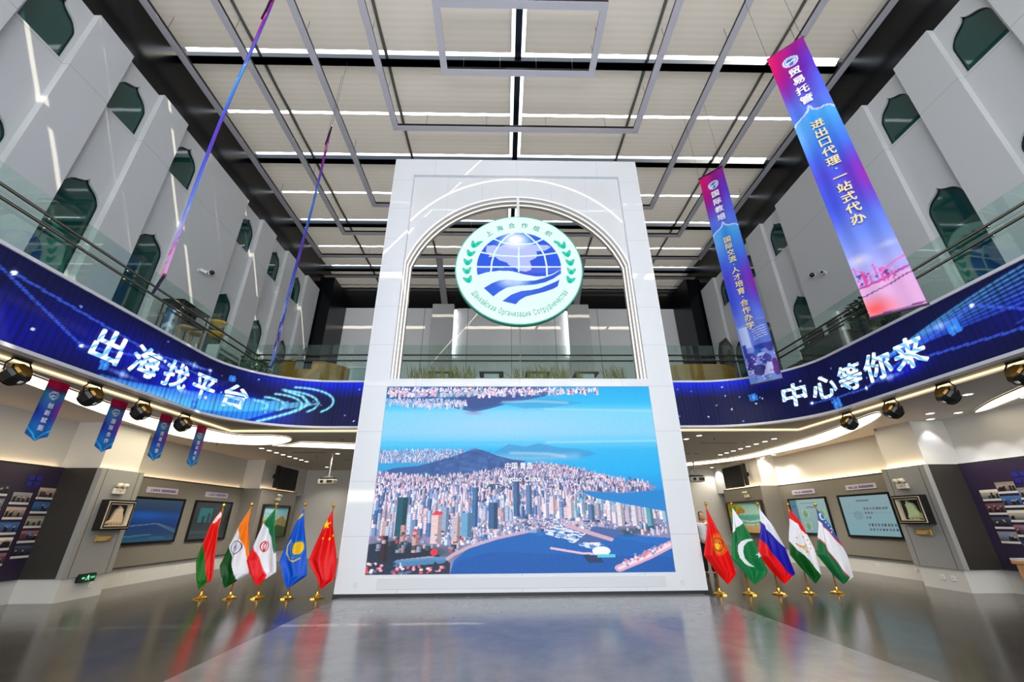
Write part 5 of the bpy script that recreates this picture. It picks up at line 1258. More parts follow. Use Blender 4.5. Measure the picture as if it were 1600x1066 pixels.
def painting(side, y0, y1, z0, z1, label, kind):
    wd, ht = y1 - y0, z1 - z0
    t = wall_thing('framed_painting', label, 'picture', side, PX, (y0 + y1) / 2, z0)
    b = MB(); b.prism([(-wd / 2, 0), (wd / 2, 0), (wd / 2, ht), (-wd / 2, ht)], [[(-wd / 2 + .07, .07), (wd / 2 - .07, .07), (wd / 2 - .07, ht - .07), (-wd / 2 + .07, ht - .07)]], -.09, 0, lambda x, z, h: (x, h, z)); b.build('frame', M('frame_walnut', (40, 24, 14), .4), t)
    nu, nv = 80, 44; u, v = uv(nu, nv); P = Paint(u, v)
    if kind == 'hill':
        P.vgrad([(0, (90, 90, 40)), (.3, (150, 140, 70)), (.55, (190, 190, 140)), (.7, (150, 200, 205)), (1, (110, 190, 215))]); P.poly([(0, .4), (.3, .66), (.5, .5), (.8, .7), (1, .5), (1, .2), (0, .2)], (150, 140, 90)); P.poly([(.4, 0), (.6, .4), (1, .3), (1, 0)], (60, 90, 50)); P.poly([(0, 0), (.1, .3), (.25, .1), (.3, 0)], (190, 160, 60)); P.ell(.3, .85, .3, .1, (236, 240, 236), .7, soft=True)
    else:
        P.vgrad([(0, (226, 180, 120)), (.22, (236, 206, 150)), (.3, (110, 206, 196)), (.55, (90, 200, 190)), (.62, (200, 240, 230)), (1, (150, 226, 214))]); P.poly([(0, .5), (0, 1), (.25, 1), (.45, .85), (.5, .7), (.3, .6)], (206, 196, 50)); P.poly([(.2, .6), (.35, .85), (.5, .78), (.5, .66)], (196, 150, 60)); P.ell(.15, .8, .12, .12, (120, 170, 40), .9); P.line([(.25, .42), (.6, .36), (1, .42)], .03, (226, 246, 240)); P.line([(.1, .3), (.5, .26), (1, .3)], .02, (226, 246, 240)); P.rect(.84, .95, .26, .38, (130, 120, 70))
    P.noise(7, 5)
    grid_obj('canvas', nu, nv, lambda U, V: np.stack([-wd / 2 + .06 + (wd - .12) * U, np.full_like(U, -.03), .06 + (ht - .12) * V], 1), P.c, paint_mat('painting_canvas', rough=.5), t, False)
painting(-1, 17.35, 19.5, .92, 2.16, 'framed landscape painting with hills and pale sky on the far left pier', 'hill')
painting(1, 17.15, 19.9, .92, 2.2, 'framed painting of a turquoise seaside on the far right pier', 'sea')

# black louvred grilles and slim speakers above the far piers
for s in (-1, 1):
    t = wall_thing('louvre_grille', 'black louvred air grille high on the far %s pier' % SN[s], 'air vent', s, PIERX, 18.95, 2.76)
    b = MB(); b.prism([(-.78, 0), (.78, 0), (.78, .9), (-.78, .9)], [[(-.73, .05), (.73, .05), (.73, .85), (-.73, .85)]], -.04, 0, lambda x, z, h: (x, h, z)); b.build('frame', m_blkf, t)
    b = MB(); b.box(-.74, .74, -.008, -.001, .04, .86); b.build('backing', m_ringd, t)
    b = MB()
    for q in range(19): b.box(-.73, .73, -.035, -.012, .06 + .042 * q, .078 + .042 * q)
    b.build('slats', m_blkf, t)
    t = wall_thing('column_speaker', 'slim black column speaker beside the air grille on the far %s pier' % SN[s], 'speaker', s, PIERX, 17.78, 2.78)
    b = MB(); b.bbox(-.07, .07, -.17, -.05, 0, .88, .01); b.build('cabinet', m_blkf, t)
    b = MB(); b.box(-.05, .05, -.175, -.168, .05, .83); b.build('grille_cloth', M('speaker_cloth', (24, 24, 24), .9), t)
    b = MB(); b.bbox(-.11, .11, -.06, .0, .36, .52, .01); b.build('bracket', m_blkf, t)

# exit sign low on the left pier
t = wall_thing('exit_sign', 'green running man exit sign low on the near left pier', 'exit sign', -1, PX, 10.72, .34)
b = MB(); b.bbox(-.2, .2, -.05, .035, -.01, .16, .006); b.build('housing', m_blkf, t)
b = MB(); b.box(-.18, .18, -.054, -.049, .01, .14); b.build('face', M('exit_green', (20, 70, 52), .3), t)
b = MB(); F_ = lambda x0: (lambda a, c: (x0 + a, -.056, .075 + c))
b.ball((.0, -.056, .115), .012, 8, 1); b.box(-.012, .02, -.058, -.055, .065, .1)
b.tube([(.0, -.057, .07), (-.03, -.057, .045), (-.05, -.057, .03)], .006, 5); b.tube([(.008, -.057, .07), (.03, -.057, .05), (.022, -.057, .022)], .006, 5); b.tube([(0, -.057, .1), (-.03, -.057, .085)], .005, 5); b.tube([(.01, -.057, .1), (.035, -.057, .09)], .005, 5)
b.add([(-.15, -.056, .075), (-.11, -.056, .05), (-.11, -.056, .1)], [(0, 1, 2)]); b.box(-.112, -.07, -.057, -.055, .066, .084)
put_text(b, 'EXIT', .05, F_(.12), .01); b.build('symbol', M('exit_glow', (150, 255, 200), .5, emit=1.2), t)

# sockets on the white bases
for k, (s, x, y, lab) in enumerate(((-1, PX + .03, 10.95, 'under the exit sign'), (-1, WALLX + .06, 12.8, 'under the nearer left display'), (-1, WALLX + .06, 14.6, 'between the two left displays'), (-1, WALLX + .06, 16.1, 'under the farther left display'), (1, PX + .03, 10.5, 'on the base of the near right pier, front one'), (1, PX + .03, 10.75, 'on the base of the near right pier, rear one'), (1, WALLX + .06, 12.2, 'under the nearer right display, close to the pier'), (1, WALLX + .06, 13.4, 'under the middle of the nearer right display'), (1, WALLX + .06, 15.4, 'under the farther right display'))):
    t = wall_thing('wall_socket', 'white wall socket low %s' % lab, 'socket', s, x, y, .2)
    b = MB(); b.bbox(-.05, .05, -.012, 0, 0, .1, .003); b.build('plate', M('socket_white', (220, 220, 220), .4), t)
    b = MB(); b.box(-.012, -.006, -.014, -.011, .04, .06); b.box(.006, .012, -.014, -.011, .04, .06); b.build('slots', m_groove, t)

# photos on the purple walls
m_photo = paint_mat('photo_print', rough=.35, spec=.4); m_cap = M('caption_strip', (206, 202, 204), .5)
def photo(side, y, z, label, seed):
    t = wall_thing('wall_photo', label, 'photo', side, FRONTX, y, z, 'photos on the purple walls')
    r = np.random.default_rng(seed); u, v = uv(26, 16); P = Paint(u, v)
    a = [(150, 150, 160), (176, 160, 150), (70, 110, 170), (190, 185, 170), (120, 80, 90), (60, 66, 84)][seed % 6]
    P.vgrad([(0, np.array(a) * .5), (.4, np.array(a) * .8), (1, a)])
    P.rect(0, 1, .72, 1, np.array(a) * r.uniform(.7, 1.3))
    for q in range(r.integers(2, 8)):
        x = r.uniform(.1, .9); h = r.uniform(.35, .65); P.rect(x - .06, x + .06, 0, h, (26, 26, 34)); P.ell(x, h + .05, .045, .09, (196, 156, 134))
    if seed % 4 == 0: P.ell(.5, .65, .25, .25, (60, 140, 220), .9, soft=True)
    grid_obj('print', 26, 16, lambda U, V: np.stack([-.19 + .38 * U, np.full_like(U, -.012), .055 + .19 * V], 1), P.c, m_photo, t, False)
    b = MB(); b.box(-.195, .195, -.01, 0, 0, .25); b.build('mount', m_blkf, t)
    b = MB(); b.box(-.19, .19, -.013, -.009, .005, .05); b.build('caption', m_cap, t)
colw = ('column nearest the pier', 'second column from the pier', 'third column from the pier', 'fourth column from the pier')
roww = ('top', 'second', 'third', 'fourth', 'fifth')
sd = 0
for s, tab in ((-1, ((9.98, 2.02, 5), (9.5, 1.90, 5), (9.02, 2.05, 5), (8.54, 1.9, 5))), (1, ((9.74, 1.86, 4), (9.36, 2.0, 5), (8.98, 1.86, 5)))):
    for ci, (y, z, n) in enumerate(tab):
        for r_ in range(n):
            sd += 1; photo(s, y, z - .29 * r_, 'small captioned photo on the %s purple wall, %s, %s row' % (SN[s], colw[ci], roww[r_]), sd)
    t = wall_thing('blue_wall_logo', 'dark blue title block above the photos on the %s purple wall' % SN[s], 'sign', s, FRONTX, 9.62 if s < 0 else 9.0, 2.27 if s < 0 else 2.2)
    b = MB()
    for q in range(2):
        for p in range(2): b.box(-.14 + .15 * q, -.02 + .15 * q, -.012, 0, .13 * p, .13 * p + .1)
    b.build('blocks', M('logo_blue', (36, 36, 130), .4), t)

# wooden counter at the right edge
t = thing('display_counter', 'light wooden counter with a white printed top in front of the right purple wall', 'counter', (10.34, 9.0, 0))
b = MB(); b.bbox(0, .3, -1.6, .55, .08, .62, .01); b.bbox(-.03, .3, -1.6, .6, .62, .70, .01); b.build('body', noise_mat('pale_wood', (206, 160, 116), (190, 142, 98), .45, 3, stretch=(1, 1, 8)), t)
b = MB(); b.bbox(.03, .3, -1.55, .5, 0, .08, .01); b.build('plinth', M('plinth_dark', (60, 44, 34), .5), t)
b = MB(); T = Matrix.Rotation(math.radians(-25), 4, 'Y'); b.box(-.02, .3, -1.6, .6, .70, .73); b.build('top', M('print_top', (196, 204, 214), .35), t)

# ================================================================== GROUND-FLOOR CEILING ITEMS
# luminous coves: flat glowing panels set in the ceiling, with a thin rim
def smooth_poly(pts, n=4):
    P_ = np.array(pts, float); out = []
    k = len(P_)
    for i in range(k):
        p0, p1, p2, p3 = P_[i - 1], P_[i], P_[(i + 1) % k], P_[(i + 2) % k]
        for t in np.linspace(0, 1, n, endpoint=False):
            out.append(tuple(.5 * ((2 * p1) + (-p0 + p2) * t + (2 * p0 - 5 * p1 + 4 * p2 - p3) * t * t + (-p0 + 3 * p1 - 3 * p2 + p3) * t ** 3)))
    return out
def cove(pts, label, smooth=True):
    q = smooth_poly(pts) if smooth else pts
    cx = sum(p[0] for p in q) / len(q); cy = sum(p[1] for p in q) / len(q)
    t = thing('ceiling_light_cove', label, 'ceiling light', (cx, cy, ZC - .02))
    ql = [(x - cx, y - cy) for x, y in q]
    b = MB(); b.prism(ql, [], 0, .02, lambda x, y, h: (x, y, h)); b.build('light_panel', m_cove, t)
    b = MB(); b.tube([(x, y, 0) for x, y in ql], .018, 5, closed=True); b.build('rim', m_ceil, t)
cove([(-8.2, 4.0), (-8.7, 5.4), (-8.75, 7.0), (-9.2, 8.4), (-9.5, 9.8), (-9.68, 11.4), (-9.5, 12.6), (-8.9, 13.2), (-8.2, 13.4), (-7.4, 13.2), (-6.8, 12.6), (-6.7, 12.1), (-7.1, 11.85), (-7.9, 11.75), (-8.3, 10.7), (-8.6, 9.6), (-8.5, 8.5), (-8.3, 7.2), (-8.12, 6.0)], 'long curved luminous ceiling cove along the left side under the balcony')
cove([(-6.7, 12.95), (-6, 13.1), (-4.6, 13.4), (-2.5, 13.7), (-2.5, 14.8), (-4.6, 14.6), (-6, 14.15), (-7.9, 13.62), (-7.3, 13.45)], 'straight luminous ceiling cove left behind the portal', False)
cove([(8.25, 9.25), (8.36, 9.95), (8.62, 11.1), (8.86, 12.5), (8.96, 14.2), (8.95, 16.0), (8.55, 17.35), (7.6, 18.5), (6.5, 19.2), (6.9, 20.0), (8.1, 19.5), (9.08, 18.3), (9.55, 17.2), (9.8, 15.9), (9.95, 14.1), (9.92, 13.2), (9.6, 11.9), (9.15, 10.6), (8.6, 9.5)], 'long curved luminous ceiling cove along the right side under the balcony')
cove([(10.55, 9.2), (9.9, 8.3), (9.35, 7.25), (8.9, 6.2), (9.3, 6.0), (9.85, 7.3), (10.3, 8.3), (10.58, 8.9)], 'slim curved luminous ceiling cove near the right edge above the photo wall')

def downlight(x, y, label):
    t = thing('downlight', label, 'downlight', (x, y, ZC - .012), 0, 'round recessed downlights')
    b = MB(); cir = lambda r_: [(r_ * math.cos(2 * PI * q / 20), r_ * math.sin(2 * PI * q / 20)) for q in range(20)]; b.prism(cir(.092), [cir(.076)], 0, .012, lambda x, y, h: (x, y, h)); b.build('trim_ring', M('ring_white', (225, 222, 215), .4), t)
    b = MB(); b.cyl((0, 0, .004), (0, 0, .0115), .077, n=20); b.build('lens', m_down, t)
    l = bpy.data.lights.new('downlight_beam', 'SPOT'); l.energy = 90; l.spot_size = 2.2; l.spot_blend = .6; l.shadow_soft_size = .06; l.color = (1, .93, .82)
    o = bpy.data.objects.new('downlight_beam', l); COL.objects.link(o); o.parent = t; o.location = (0, 0, -.02)
    return t
washer = bpy.data.lights.new('wall_washer_beam', 'SPOT'); washer.energy = 26; washer.spot_size = 1.35; washer.spot_blend = .12; washer.shadow_soft_size = .04; washer.color = (.92, .93, 1)
d0 = None
DL = [(-8.55, 14.2 + .49 * k, 'in the row of eight on the left, %s from the front' % rown[k]) for k in range(8)]
DL += [(-6.5, 15.5, 'alone left of the portal, in front of the projector'), (-8.49, 19.6, 'alone near the left rear corner')]
DL += [(7.97, 12.69 + .49 * k, 'in the row of eight on the right, %s from the front' % rown[k]) for k in range(8)]
DL += [(5.22, 12.7, 'close behind the right edge of the portal'), (5.37, 12.13, 'between the portal and the soffit line on the right'), (9.7, 9.4, 'beyond the stage lights on the right, farther one'), (8.89, 7.78, 'beyond the stage lights on the right, nearer one')]
DL += [(10.3, 10.0 - .68 * k, 'close to the right photo wall, %s from the pier' % rown[k]) for k in range(5)]
DL += [(9.66, 20.4, 'near the right rear corner, inner one'), (10.11, 16.2, 'along the right wall beyond the cove, nearer one'), (10.15, 17.0, 'along the right wall beyond the cove, farther one')]
for x, y, lab in DL:
    lab = 'white round downlight ' + lab
    if d0 is None: d0 = downlight(x, y, lab)
    else:
        q = dup(d0, (x, y, ZC - .012), 0, lab)
        if 'photo wall' in lab:                       # narrow wall-washing beams
            for ch in q.children:
                if ch.type == 'LIGHT': ch.data = washer
# sprinklers, detectors and long air slots
def ceil_item(x, y, kind, lab):
    if kind == 'sprinkler':
        t = thing('sprinkler', lab, 'sprinkler', (x, y, ZC - .06), 0, 'ceiling sprinklers'); b = MB(); b.cyl((0, 0, 0), (0, 0, .06), .012, n=8); b.lathe([(.03, 0), (.03, .006)], n=10); b.build('head', M('sprinkler_grey', (90, 84, 78), .4), t); b = MB(); b.lathe([(.035, .054), (.03, .06)], n=12); b.build('rose', m_ceil, t)
    else:
        t = thing('air_slot', lab, 'air vent', (x, y, ZC - .006), 0); b = MB(); b.box(-.6, .6, -.04, .04, 0, .006); b.build('slot', M('slot_grey', (130, 122, 112), .5), t); b = MB(); b.box(-.6, .6, -.006, .006, -.004, .002); b.build('blade', m_groove, t)
for x, y, lab in ((-5.2, 12.4, 'near the portal'), (-7.4, 15.9, 'behind the left cove'), (-6.6, 17.6, 'above the left projector'), (-9.4, 13.2, 'beside the left display wall')): ceil_item(x, y, 'sprinkler', 'small sprinkler head on the left ceiling ' + lab)
for x, y, lab in ((6.0, 12.5, 'close to the soffit line'), (7.3, 13.2, 'inside the row of downlights'), (8.5, 16.6, 'beside the rear end of the downlight row'), (9.9, 11.2, 'between the cove and the wall')): ceil_item(x, y, 'sprinkler', 'small sprinkler head on the right ceiling ' + lab)
for x, y, lab in ((-7.4, 15.2, 'left, front one'), (-6.3, 17.2, 'left, middle one'), (-6.0, 20.0, 'left, behind the projector'), (6.6, 13.5, 'right, front one'), (6.4, 15.9, 'right, rear one')): ceil_item(x, y, 'slot', 'long thin air slot in the lower ceiling, ' + lab)
# projectors
def projector(loc, label):
    t = thing('projector', label, 'projector', loc, 0, 'ceiling projectors')
    b = MB(); b.bbox(-.27, .27, -.2, .2, 0, .16, .02); b.build('body', M('projector_ivory', (206, 200, 186), .4), t)
    b = MB(); b.bbox(-.24, .24, -.17, .19, .16, .21, .015); b.build('top_cover', m_blkf, t)
    b = MB(); b.cyl((-.12, -.19, .08), (-.12, -.25, .08), .055, .05, n=16); b.build('lens', M('projector_lens', (40, 40, 46), .1), t)
    b = MB(); b.box(.04, .24, -.205, -.198, .03, .13); b.build('vent', m_groove, t)
    b = MB(); b.cyl((.02, 0, .26), (.02, 0, ZC - loc[2]), .025, n=10); b.box(-.1, .14, -.09, .09, .21, .26); b.build('mount', M('mount_grey', (176, 174, 170), .4), t)
    b = MB(); b.tube([(.02, .05, .5), (-.1, .1, .42), (-.14, .1, .3), (-.1, .05, .2)], .008, 6); b.build('cable', m_ringd, t)
projector((-6.7, 15.5, 2.74), 'ceiling projector on a pole left of the portal')
projector((6.55, 15.5, 2.76), 'ceiling projector on a pole right of the portal')

# CCTV cameras on the cladding
def cctv(side, y, z, label, x=XP, kind=0):
    t = wall_thing('security_camera', label, 'camera', side, x, y, z, 'wall cameras on the upper cladding')
    b = MB(); b.lathe([(.05, 0), (.055, .02), (.05, .03)], n=14, T=Matrix.Rotation(PI / 2, 4, 'X')); b.build('base', M('cam_white', (214, 214, 212), .35), t)
    if kind == 0:
        b = MB(); b.ball((0, -.09, 0), .075, 14); b.build('dome', m_blkf, t, True); b = MB(); b.tube([(0, -.02, .0), (-.02, -.05, -.07), (-.04, -.03, -.09)], .02, 8); b.build('arm', MATS['cam_white'], t)
    else:
        b = MB(); b.cyl((0, -.05, .02), (.1, -.2, -.03), .05, n=12); b.build('housing', MATS['cam_white'], t); b = MB(); b.cyl((.1, -.2, -.03), (.105, -.207, -.032), .04, n=12); b.build('lens', m_blkf, t)
cctv(-1, 11.29, 8.84, 'black dome camera on the left cladding above the railing'); cctv(-1, 10.88, 8.66, 'white bullet camera left of the dome camera on the left cladding', kind=1); cctv(-1, 18.02, 8.99, 'black dome camera near the black corner column on the left')
cctv(1, 11.31, 8.89, 'black dome camera on the right cladding beyond the nearest banner'); cctv(1, 10.9, 8.7, 'white bullet camera beside the dome camera on the right cladding', kind=1)

# ================================================================== UPPER FLOOR FURNITURE
ZU = 5.05
m_wood = noise_mat('honey_wood', (168, 120, 36), (150, 102, 26), .35, 2.0, stretch=(1, 1, 5))
def curved_desk(b, cx, cy, r, a0, a1, z0, z1, th=.12):
    n = 16; o = [(cx + r * math.cos(t), cy + r * math.sin(t)) for t in np.linspace(a0, a1, n)]; i = [(cx + (r - th) * math.cos(t), cy + (r - th) * math.sin(t)) for t in np.linspace(a1, a0, n)]
    b.prism(o + i, [], z0, z1, lambda x, y, h: (x, y, h))
t = thing('reception_desk', 'curved honey wood reception desk with a gap in the middle, left of the portal upstairs', 'desk', (-6.85, 13.6, ZU))
b = MB(); curved_desk(b, 0, 0, 1.25, math.radians(187), math.radians(256), 0, 1.25); b.build('side_panel', m_wood, t)
b = MB(); curved_desk(b, .0, 0, 1.25, math.radians(284), math.radians(350), 0, 1.22); b.build('side_panel', m_wood, t)
b = MB(); curved_desk(b, 0, 0, 1.23, math.radians(255), math.radians(286), 0, .92); b.build('front_panel', m_wood, t)
b = MB(); curved_desk(b, 0, 0, 1.1, math.radians(190), math.radians(350), .70, .74, .5); b.build('worktop', M('desk_top', (90, 70, 40), .4), t)
t = thing('reception_desk', 'long rounded honey wood desk right of the portal upstairs', 'desk', (6.2, 13.7, ZU))
b = MB()
def sq(t): return (1.45 * math.copysign(abs(math.cos(t)) ** .7, math.cos(t)), 1.0 * math.copysign(abs(math.sin(t)) ** .7, math.sin(t)))
o = [sq(q) for q in np.linspace(PI, 2 * PI, 28)]; i = [(x * .9, y * .9) for x, y in o[::-1]]
b.prism(o + i, [], 0, 1.22, lambda x, y, h: (x, y, h)); b.build('front_panel', m_wood, t)
b = MB(); b.prism([(x * .98, y * .98) for x, y in o], [], .72, .76, lambda x, y, h: (x, y, h)); b.build('worktop', MATS['desk_top'], t)
t = thing('white_cabinet', 'white cabinet with a bright top between the left desk and the portal upstairs', 'cabinet', (-4.9, 13.2, ZU))
b = MB(); b.bbox(-.62, .62, -.3, .3, .06, 1.12, .01); b.build('body', M('cabinet_white', (190, 196, 194), .4), t)
b = MB(); b.bbox(-.64, .64, -.34, .34, 1.12, 1.17, .01); b.build('top', M('cabinet_top', (236, 236, 232), .3), t)
b = MB(); b.box(-.58, .58, -.25, .25, 0, .06); b.build('plinth', m_blkf, t)
for k, x in enumerate((-.3, .3)):
    b = MB(); b.box(x - .28, x + .28, -.315, -.3, .1, 1.08); d = b.build('door', MATS['cabinet_white'], t); b = MB(); b.cyl((x + .2, -.33, .6), (x + .2, -.33, .75), .008, n=6); b.build('handle', m_rail, d)
# planter with dry grass behind the arch sill, and low tables
t = thing('grass_planter', 'long white planter of yellow dry grass behind the sill of the portal arch', 'planter', (0, 12.05, ZU))
b = MB(); b.bbox(-3.4, 3.4, -.14, .14, 0, .42, .01); b.build('box', M('planter_white', (206, 206, 200), .4), t)
b = MB()
r = np.random.default_rng(4)
for q in range(900):
    x = r.uniform(-3.35, 3.35); y = r.uniform(-.11, .11)
    if math.sin(x * 2.1) + .35 * math.sin(x * 7) < -.55: continue
    h = r.uniform(.3, .62); dx, dy = r.normal(0, .09), r.normal(0, .05)
    b.add([(x - .006, y, .4), (x + .006, y, .4), (x + dx * .5 + .005, y + dy * .5, .4 + h * .6), (x + dx, y + dy, .4 + h)], [(0, 1, 2), (0, 2, 3)])
g = b.build('grass', noise_mat('dry_grass', (176, 150, 60), (120, 104, 44), .6, 14), t); g['kind'] = 'stuff'
for k, (x, lab) in enumerate(((-2.6, 'leftmost'), (-.85, 'second from the left'), (.75, 'second from the right'), (2.45, 'rightmost'))):
    t = thing('high_table', 'dark topped white high table behind the arch planter, %s' % lab, 'table', (x, 13.6, ZU), 0, 'high tables behind the arch')
    b = MB(); b.bbox(-.42, .42, -.3, .3, 1.12, 1.17, .01); b.build('top', M('table_dark' if k != 3 else 'table_red', (40, 42, 42) if k != 3 else (92, 48, 44), .4), t)
    b = MB(); b.bbox(-.26, .26, -.2, .2, 0, 1.12, .01); b.build('pedestal', M('cabinet_white', (190, 196, 194), .4), t)

# plants
m_leafg = noise_mat('leaf_green', (30, 64, 40), (58, 98, 52), .4, 9); m_leafp = noise_mat('leaf_pale', (150, 168, 150), (110, 134, 112), .45, 9); m_pot = M('pot_black', (20, 20, 22), .3); m_stem = M('stem_brown', (70, 54, 36), .6)
def foliage(b, n, c, rx, rz, seed, ln=.16, wd=.05):
    r = np.random.default_rng(seed)
    for q in range(n):
        d = r.normal(0, 1, 3); d /= np.linalg.norm(d); k = r.uniform(.35, 1) ** .6
        p = Vector((c[0] + d[0] * rx * k, c[1] + d[1] * rx * k, c[2] + d[2] * rz * k))
        a = Vector((d[0] + r.normal(0, .4), d[1] + r.normal(0, .4), r.normal(-.1, .5))).normalized(); sd_ = a.cross(Vector((0, 0, 1)))
        if sd_.length < .1: sd_ = Vector((1, 0, 0))
        sd_.normalize(); L_ = ln * r.uniform(.7, 1.4)
        b.add([tuple(p), tuple(p + a * L_ * .5 + sd_ * wd), tuple(p + a * L_), tuple(p + a * L_ * .5 - sd_ * wd + Vector((0, 0, .02)))], [(0, 1, 2, 3)])
def plant(loc, h, label, seed, mat, spread=.5, n=420):
    t = thing('potted_plant', label, 'plant', loc)
    b = MB(); b.lathe([(.16, 0), (.24, .05), (.28, .4), (.25, .42), (.24, .36)], n=18); b.build('pot', m_pot, t)
    b = MB(); r = np.random.default_rng(seed)
    for q in range(7):
        a = r.uniform(0, 6.28); b.tube([(0, 0, .36), (.1 * math.cos(a), .1 * math.sin(a), .36 + h * .35), (spread * .6 * math.cos(a), spread * .6 * math.sin(a), .36 + h * .7)], [.018, .014, .008], 6)
    b.build('stem', m_stem, t)
    b = MB(); foliage(b, n, (0, 0, .4 + h * .6), spread, h * .42, seed); f = b.build('foliage', mat, t)
plant((-9.0, 13.25, ZU), 1.3, 'large green potted plant in the left corner of the balcony', 3, m_leafg, .55, 560)
plant((-8.2, 12.15, ZU), .75, 'pale silvery potted plant in front of the large green one on the left balcony', 5, m_leafp, .32, 240)
plant((-8.98, 12.2, ZU), .85, 'small plant with red flowers beside the white display cabinet on the left balcony', 8, noise_mat('red_flowers', (150, 40, 30), (60, 100, 40), .5, 12), .3, 240)
plant((8.65, 8.55, ZU), 1.1, 'dark bushy potted tree behind the railing on the right balcony', 9, m_leafg, .58, 600)
# display cabinet with dark panels, left balcony
t = thing('display_cabinet', 'white display cabinet with a dark red picture panel behind the left railing', 'cabinet', (-8.45, 11.15, ZU), PI / 2)
b = MB(); b.bbox(-.52, .52, -.12, .22, 0, 1.03, .01); b.build('body', M('cabinet_white', (190, 196, 194), .4), t)
u, v = uv(60, 36); P = Paint(u, v, (60, 66, 64)); P.rect(.1, .4, .2, .6, (150, 60, 56)); P.rect(.45, .7, .4, .9, (120, 130, 130)); P.rect(.6, .95, .1, .4, (140, 50, 50)); P.rect(.02, .3, .65, .95, (96, 104, 102))
grid_obj('picture', 60, 36, lambda U, V: np.stack([-.45 + .9 * U, np.full_like(U, -.125), .2 + .6 * V], 1), P.c, paint_mat('photo_print'), t, False)
b = MB()
for q in range(11): b.box(-.44 + .08 * q, -.39 + .08 * q, -.126, -.118, .88, .95)
b.build('lettering', m_greyd, t)
# round wooden stools on high legs and yellow bowl lamps, left balcony
for k, (x, y) in enumerate(((-8.85, 9.93), (-8.85, 10.33))):
    t = thing('bar_table', 'round wooden high table behind the left railing, %s' % ('nearer one' if k == 0 else 'farther one'), 'table', (x, y, ZU), 0, 'round wooden tables behind the left railing')
    b = MB(); b.lathe([(.15, 1.17), (.17, 1.19), (.17, 1.22), (.16, 1.23)], n=22); b.build('top', m_wood, t)
    for a in (0.4, 2.5, 4.6):
        b = MB(); b.cyl((.12 * math.cos(a), .12 * math.sin(a), 1.18), (.16 * math.cos(a), .16 * math.sin(a), 0), .014, n=8); b.build('leg', m_wood, t)
t = thing('bowl_lamp', 'tall floor lamp with two yellow bowl shades behind the left railing', 'lamp', (-9.1, 11.36, ZU))
for z in (1.98, 1.62):
    b = MB(); b.lathe([(.04, z - .08), (.14, z - .05), (.2, z + .03), (.22, z + .08), (.2, z + .08), (.13, z - .01), (.03, z - .04)], n=22); b.build('shade', M('mustard_yellow', (196, 150, 16), .35), t, True)
b = MB(); b.cyl((0, 0, .03), (0, 0, 2.05), .015, n=8); b.build('pole', m_blkf, t)
b = MB(); b.lathe([(.18, 0), (.18, .02), (.03, .04)], n=18); b.build('base', m_blkf, t)
t = thing('glass_shelf_stand', 'dark shelf stand with a glass top and small black boxes behind the left railing', 'shelf', (-9.4, 10.4, ZU))
b = MB(); b.bbox(-.3, .3, -.5, .6, 2.02, 2.06, .01); b.build('top', M('shelf_dark', (50, 60, 58), .2), t)
for sx in (-1, 1):
    for sy in (-1, 1):
        b = MB(); b.cyl((sx * .26, .05 + sy * .5, 0), (sx * .26, .05 + sy * .5, 2.03), .02, n=8); b.build('leg', m_rail, t)
b = MB(); b.bbox(-.3, .3, -.5, .6, 1.6, 1.63, .01); b.build('shelf', MATS['shelf_dark'], t)
for k, y in enumerate((10.2, 10.55)):
    t = thing('speaker_box', 'small black box on the shelf stand, %s one' % ('nearer' if k == 0 else 'farther'), 'box', (-9.3, y, ZU + 1.632))
    b = MB(); b.bbox(-.09, .09, -.09, .09, 0, .26, .01); b.build('case', m_blkf, t); b = MB(); b.cyl((.088, 0, .15), (.095, 0, .15), .05, n=12); b.build('cone', M('speaker_cloth', (24, 24, 24), .9), t)
# blue feather flag on the left balcony
t = thing('feather_flag', 'blue and white feather flag on a pole behind the left railing', 'flag', (-8.75, 9.1, ZU), PI / 2)
b = MB(); b.tube([(0, 0, 0), (0, 0, 1.2), (.03, 0, 1.5)], .012, 6); b.build('pole', m_rail, t)
b = MB(); b.prism([(0, .35), (.32, .35), (.36, .9), (.3, 1.25), (.16, 1.46), (.02, 1.5)], [], -.006, .006, lambda x, z, h: (x, h, z)); b.build('cloth', M('feather_blue', (20, 96, 150), .5), t)
b = MB(); b.prism([(.03, .8), (.2, .95), (.34, .9), (.34, 1.0), (.18, 1.06), (.03, .92)], [], -.009, -.006, lambda x, z, h: (x, h, z)); b.build('stripe', M('feather_white', (190, 210, 220), .5), t)
b = MB(); b.lathe([(.2, 0), (.18, .04), (.03, .06)], n=16); b.build('base', m_blkf, t)
# right balcony: dark desk with screens, sofa
t = thing('office_desk', 'dark office desk behind the right railing, beside the bushy tree', 'desk', (8.75, 10.4, ZU), -PI / 2)
b = MB(); b.bbox(-.75, .75, -.35, .35, 1.02, 1.08, .01); b.build('top', M('desk_black', (30, 28, 28), .4), t)
b = MB(); b.box(-.73, .73, -.33, -.3, .2, 1.02); b.build('modesty_panel', MATS['desk_black'], t)
for sx in (-1, 1):
    b = MB(); b.box(sx * .7 - .03, sx * .7 + .03, -.33, .33, 0, 1.02); b.build('leg', MATS['desk_black'], t)
for k, x in enumerate((-.36, .36)):
    t = thing('monitor', 'black computer monitor on the dark desk of the right balcony, %s one' % ('farther' if k == 0 else 'nearer'), 'monitor', (8.75, 10.4 - x, ZU + 1.081), -PI / 2, 'monitors on the right balcony')
    b = MB(); b.bbox(-.27, .27, -.02, .02, .12, .48, .008); b.build('screen', m_blkf, t)
    b = MB(); b.box(-.02, .02, .0, .03, .01, .2); b.box(-.1, .1, -.07, .09, 0, .012); b.build('stand', m_blkf, t)
t = thing('bookcase', 'dark open bookcase behind the right railing, next to the bushy tree', 'shelf', (9.5, 9.75, ZU), -PI / 2)
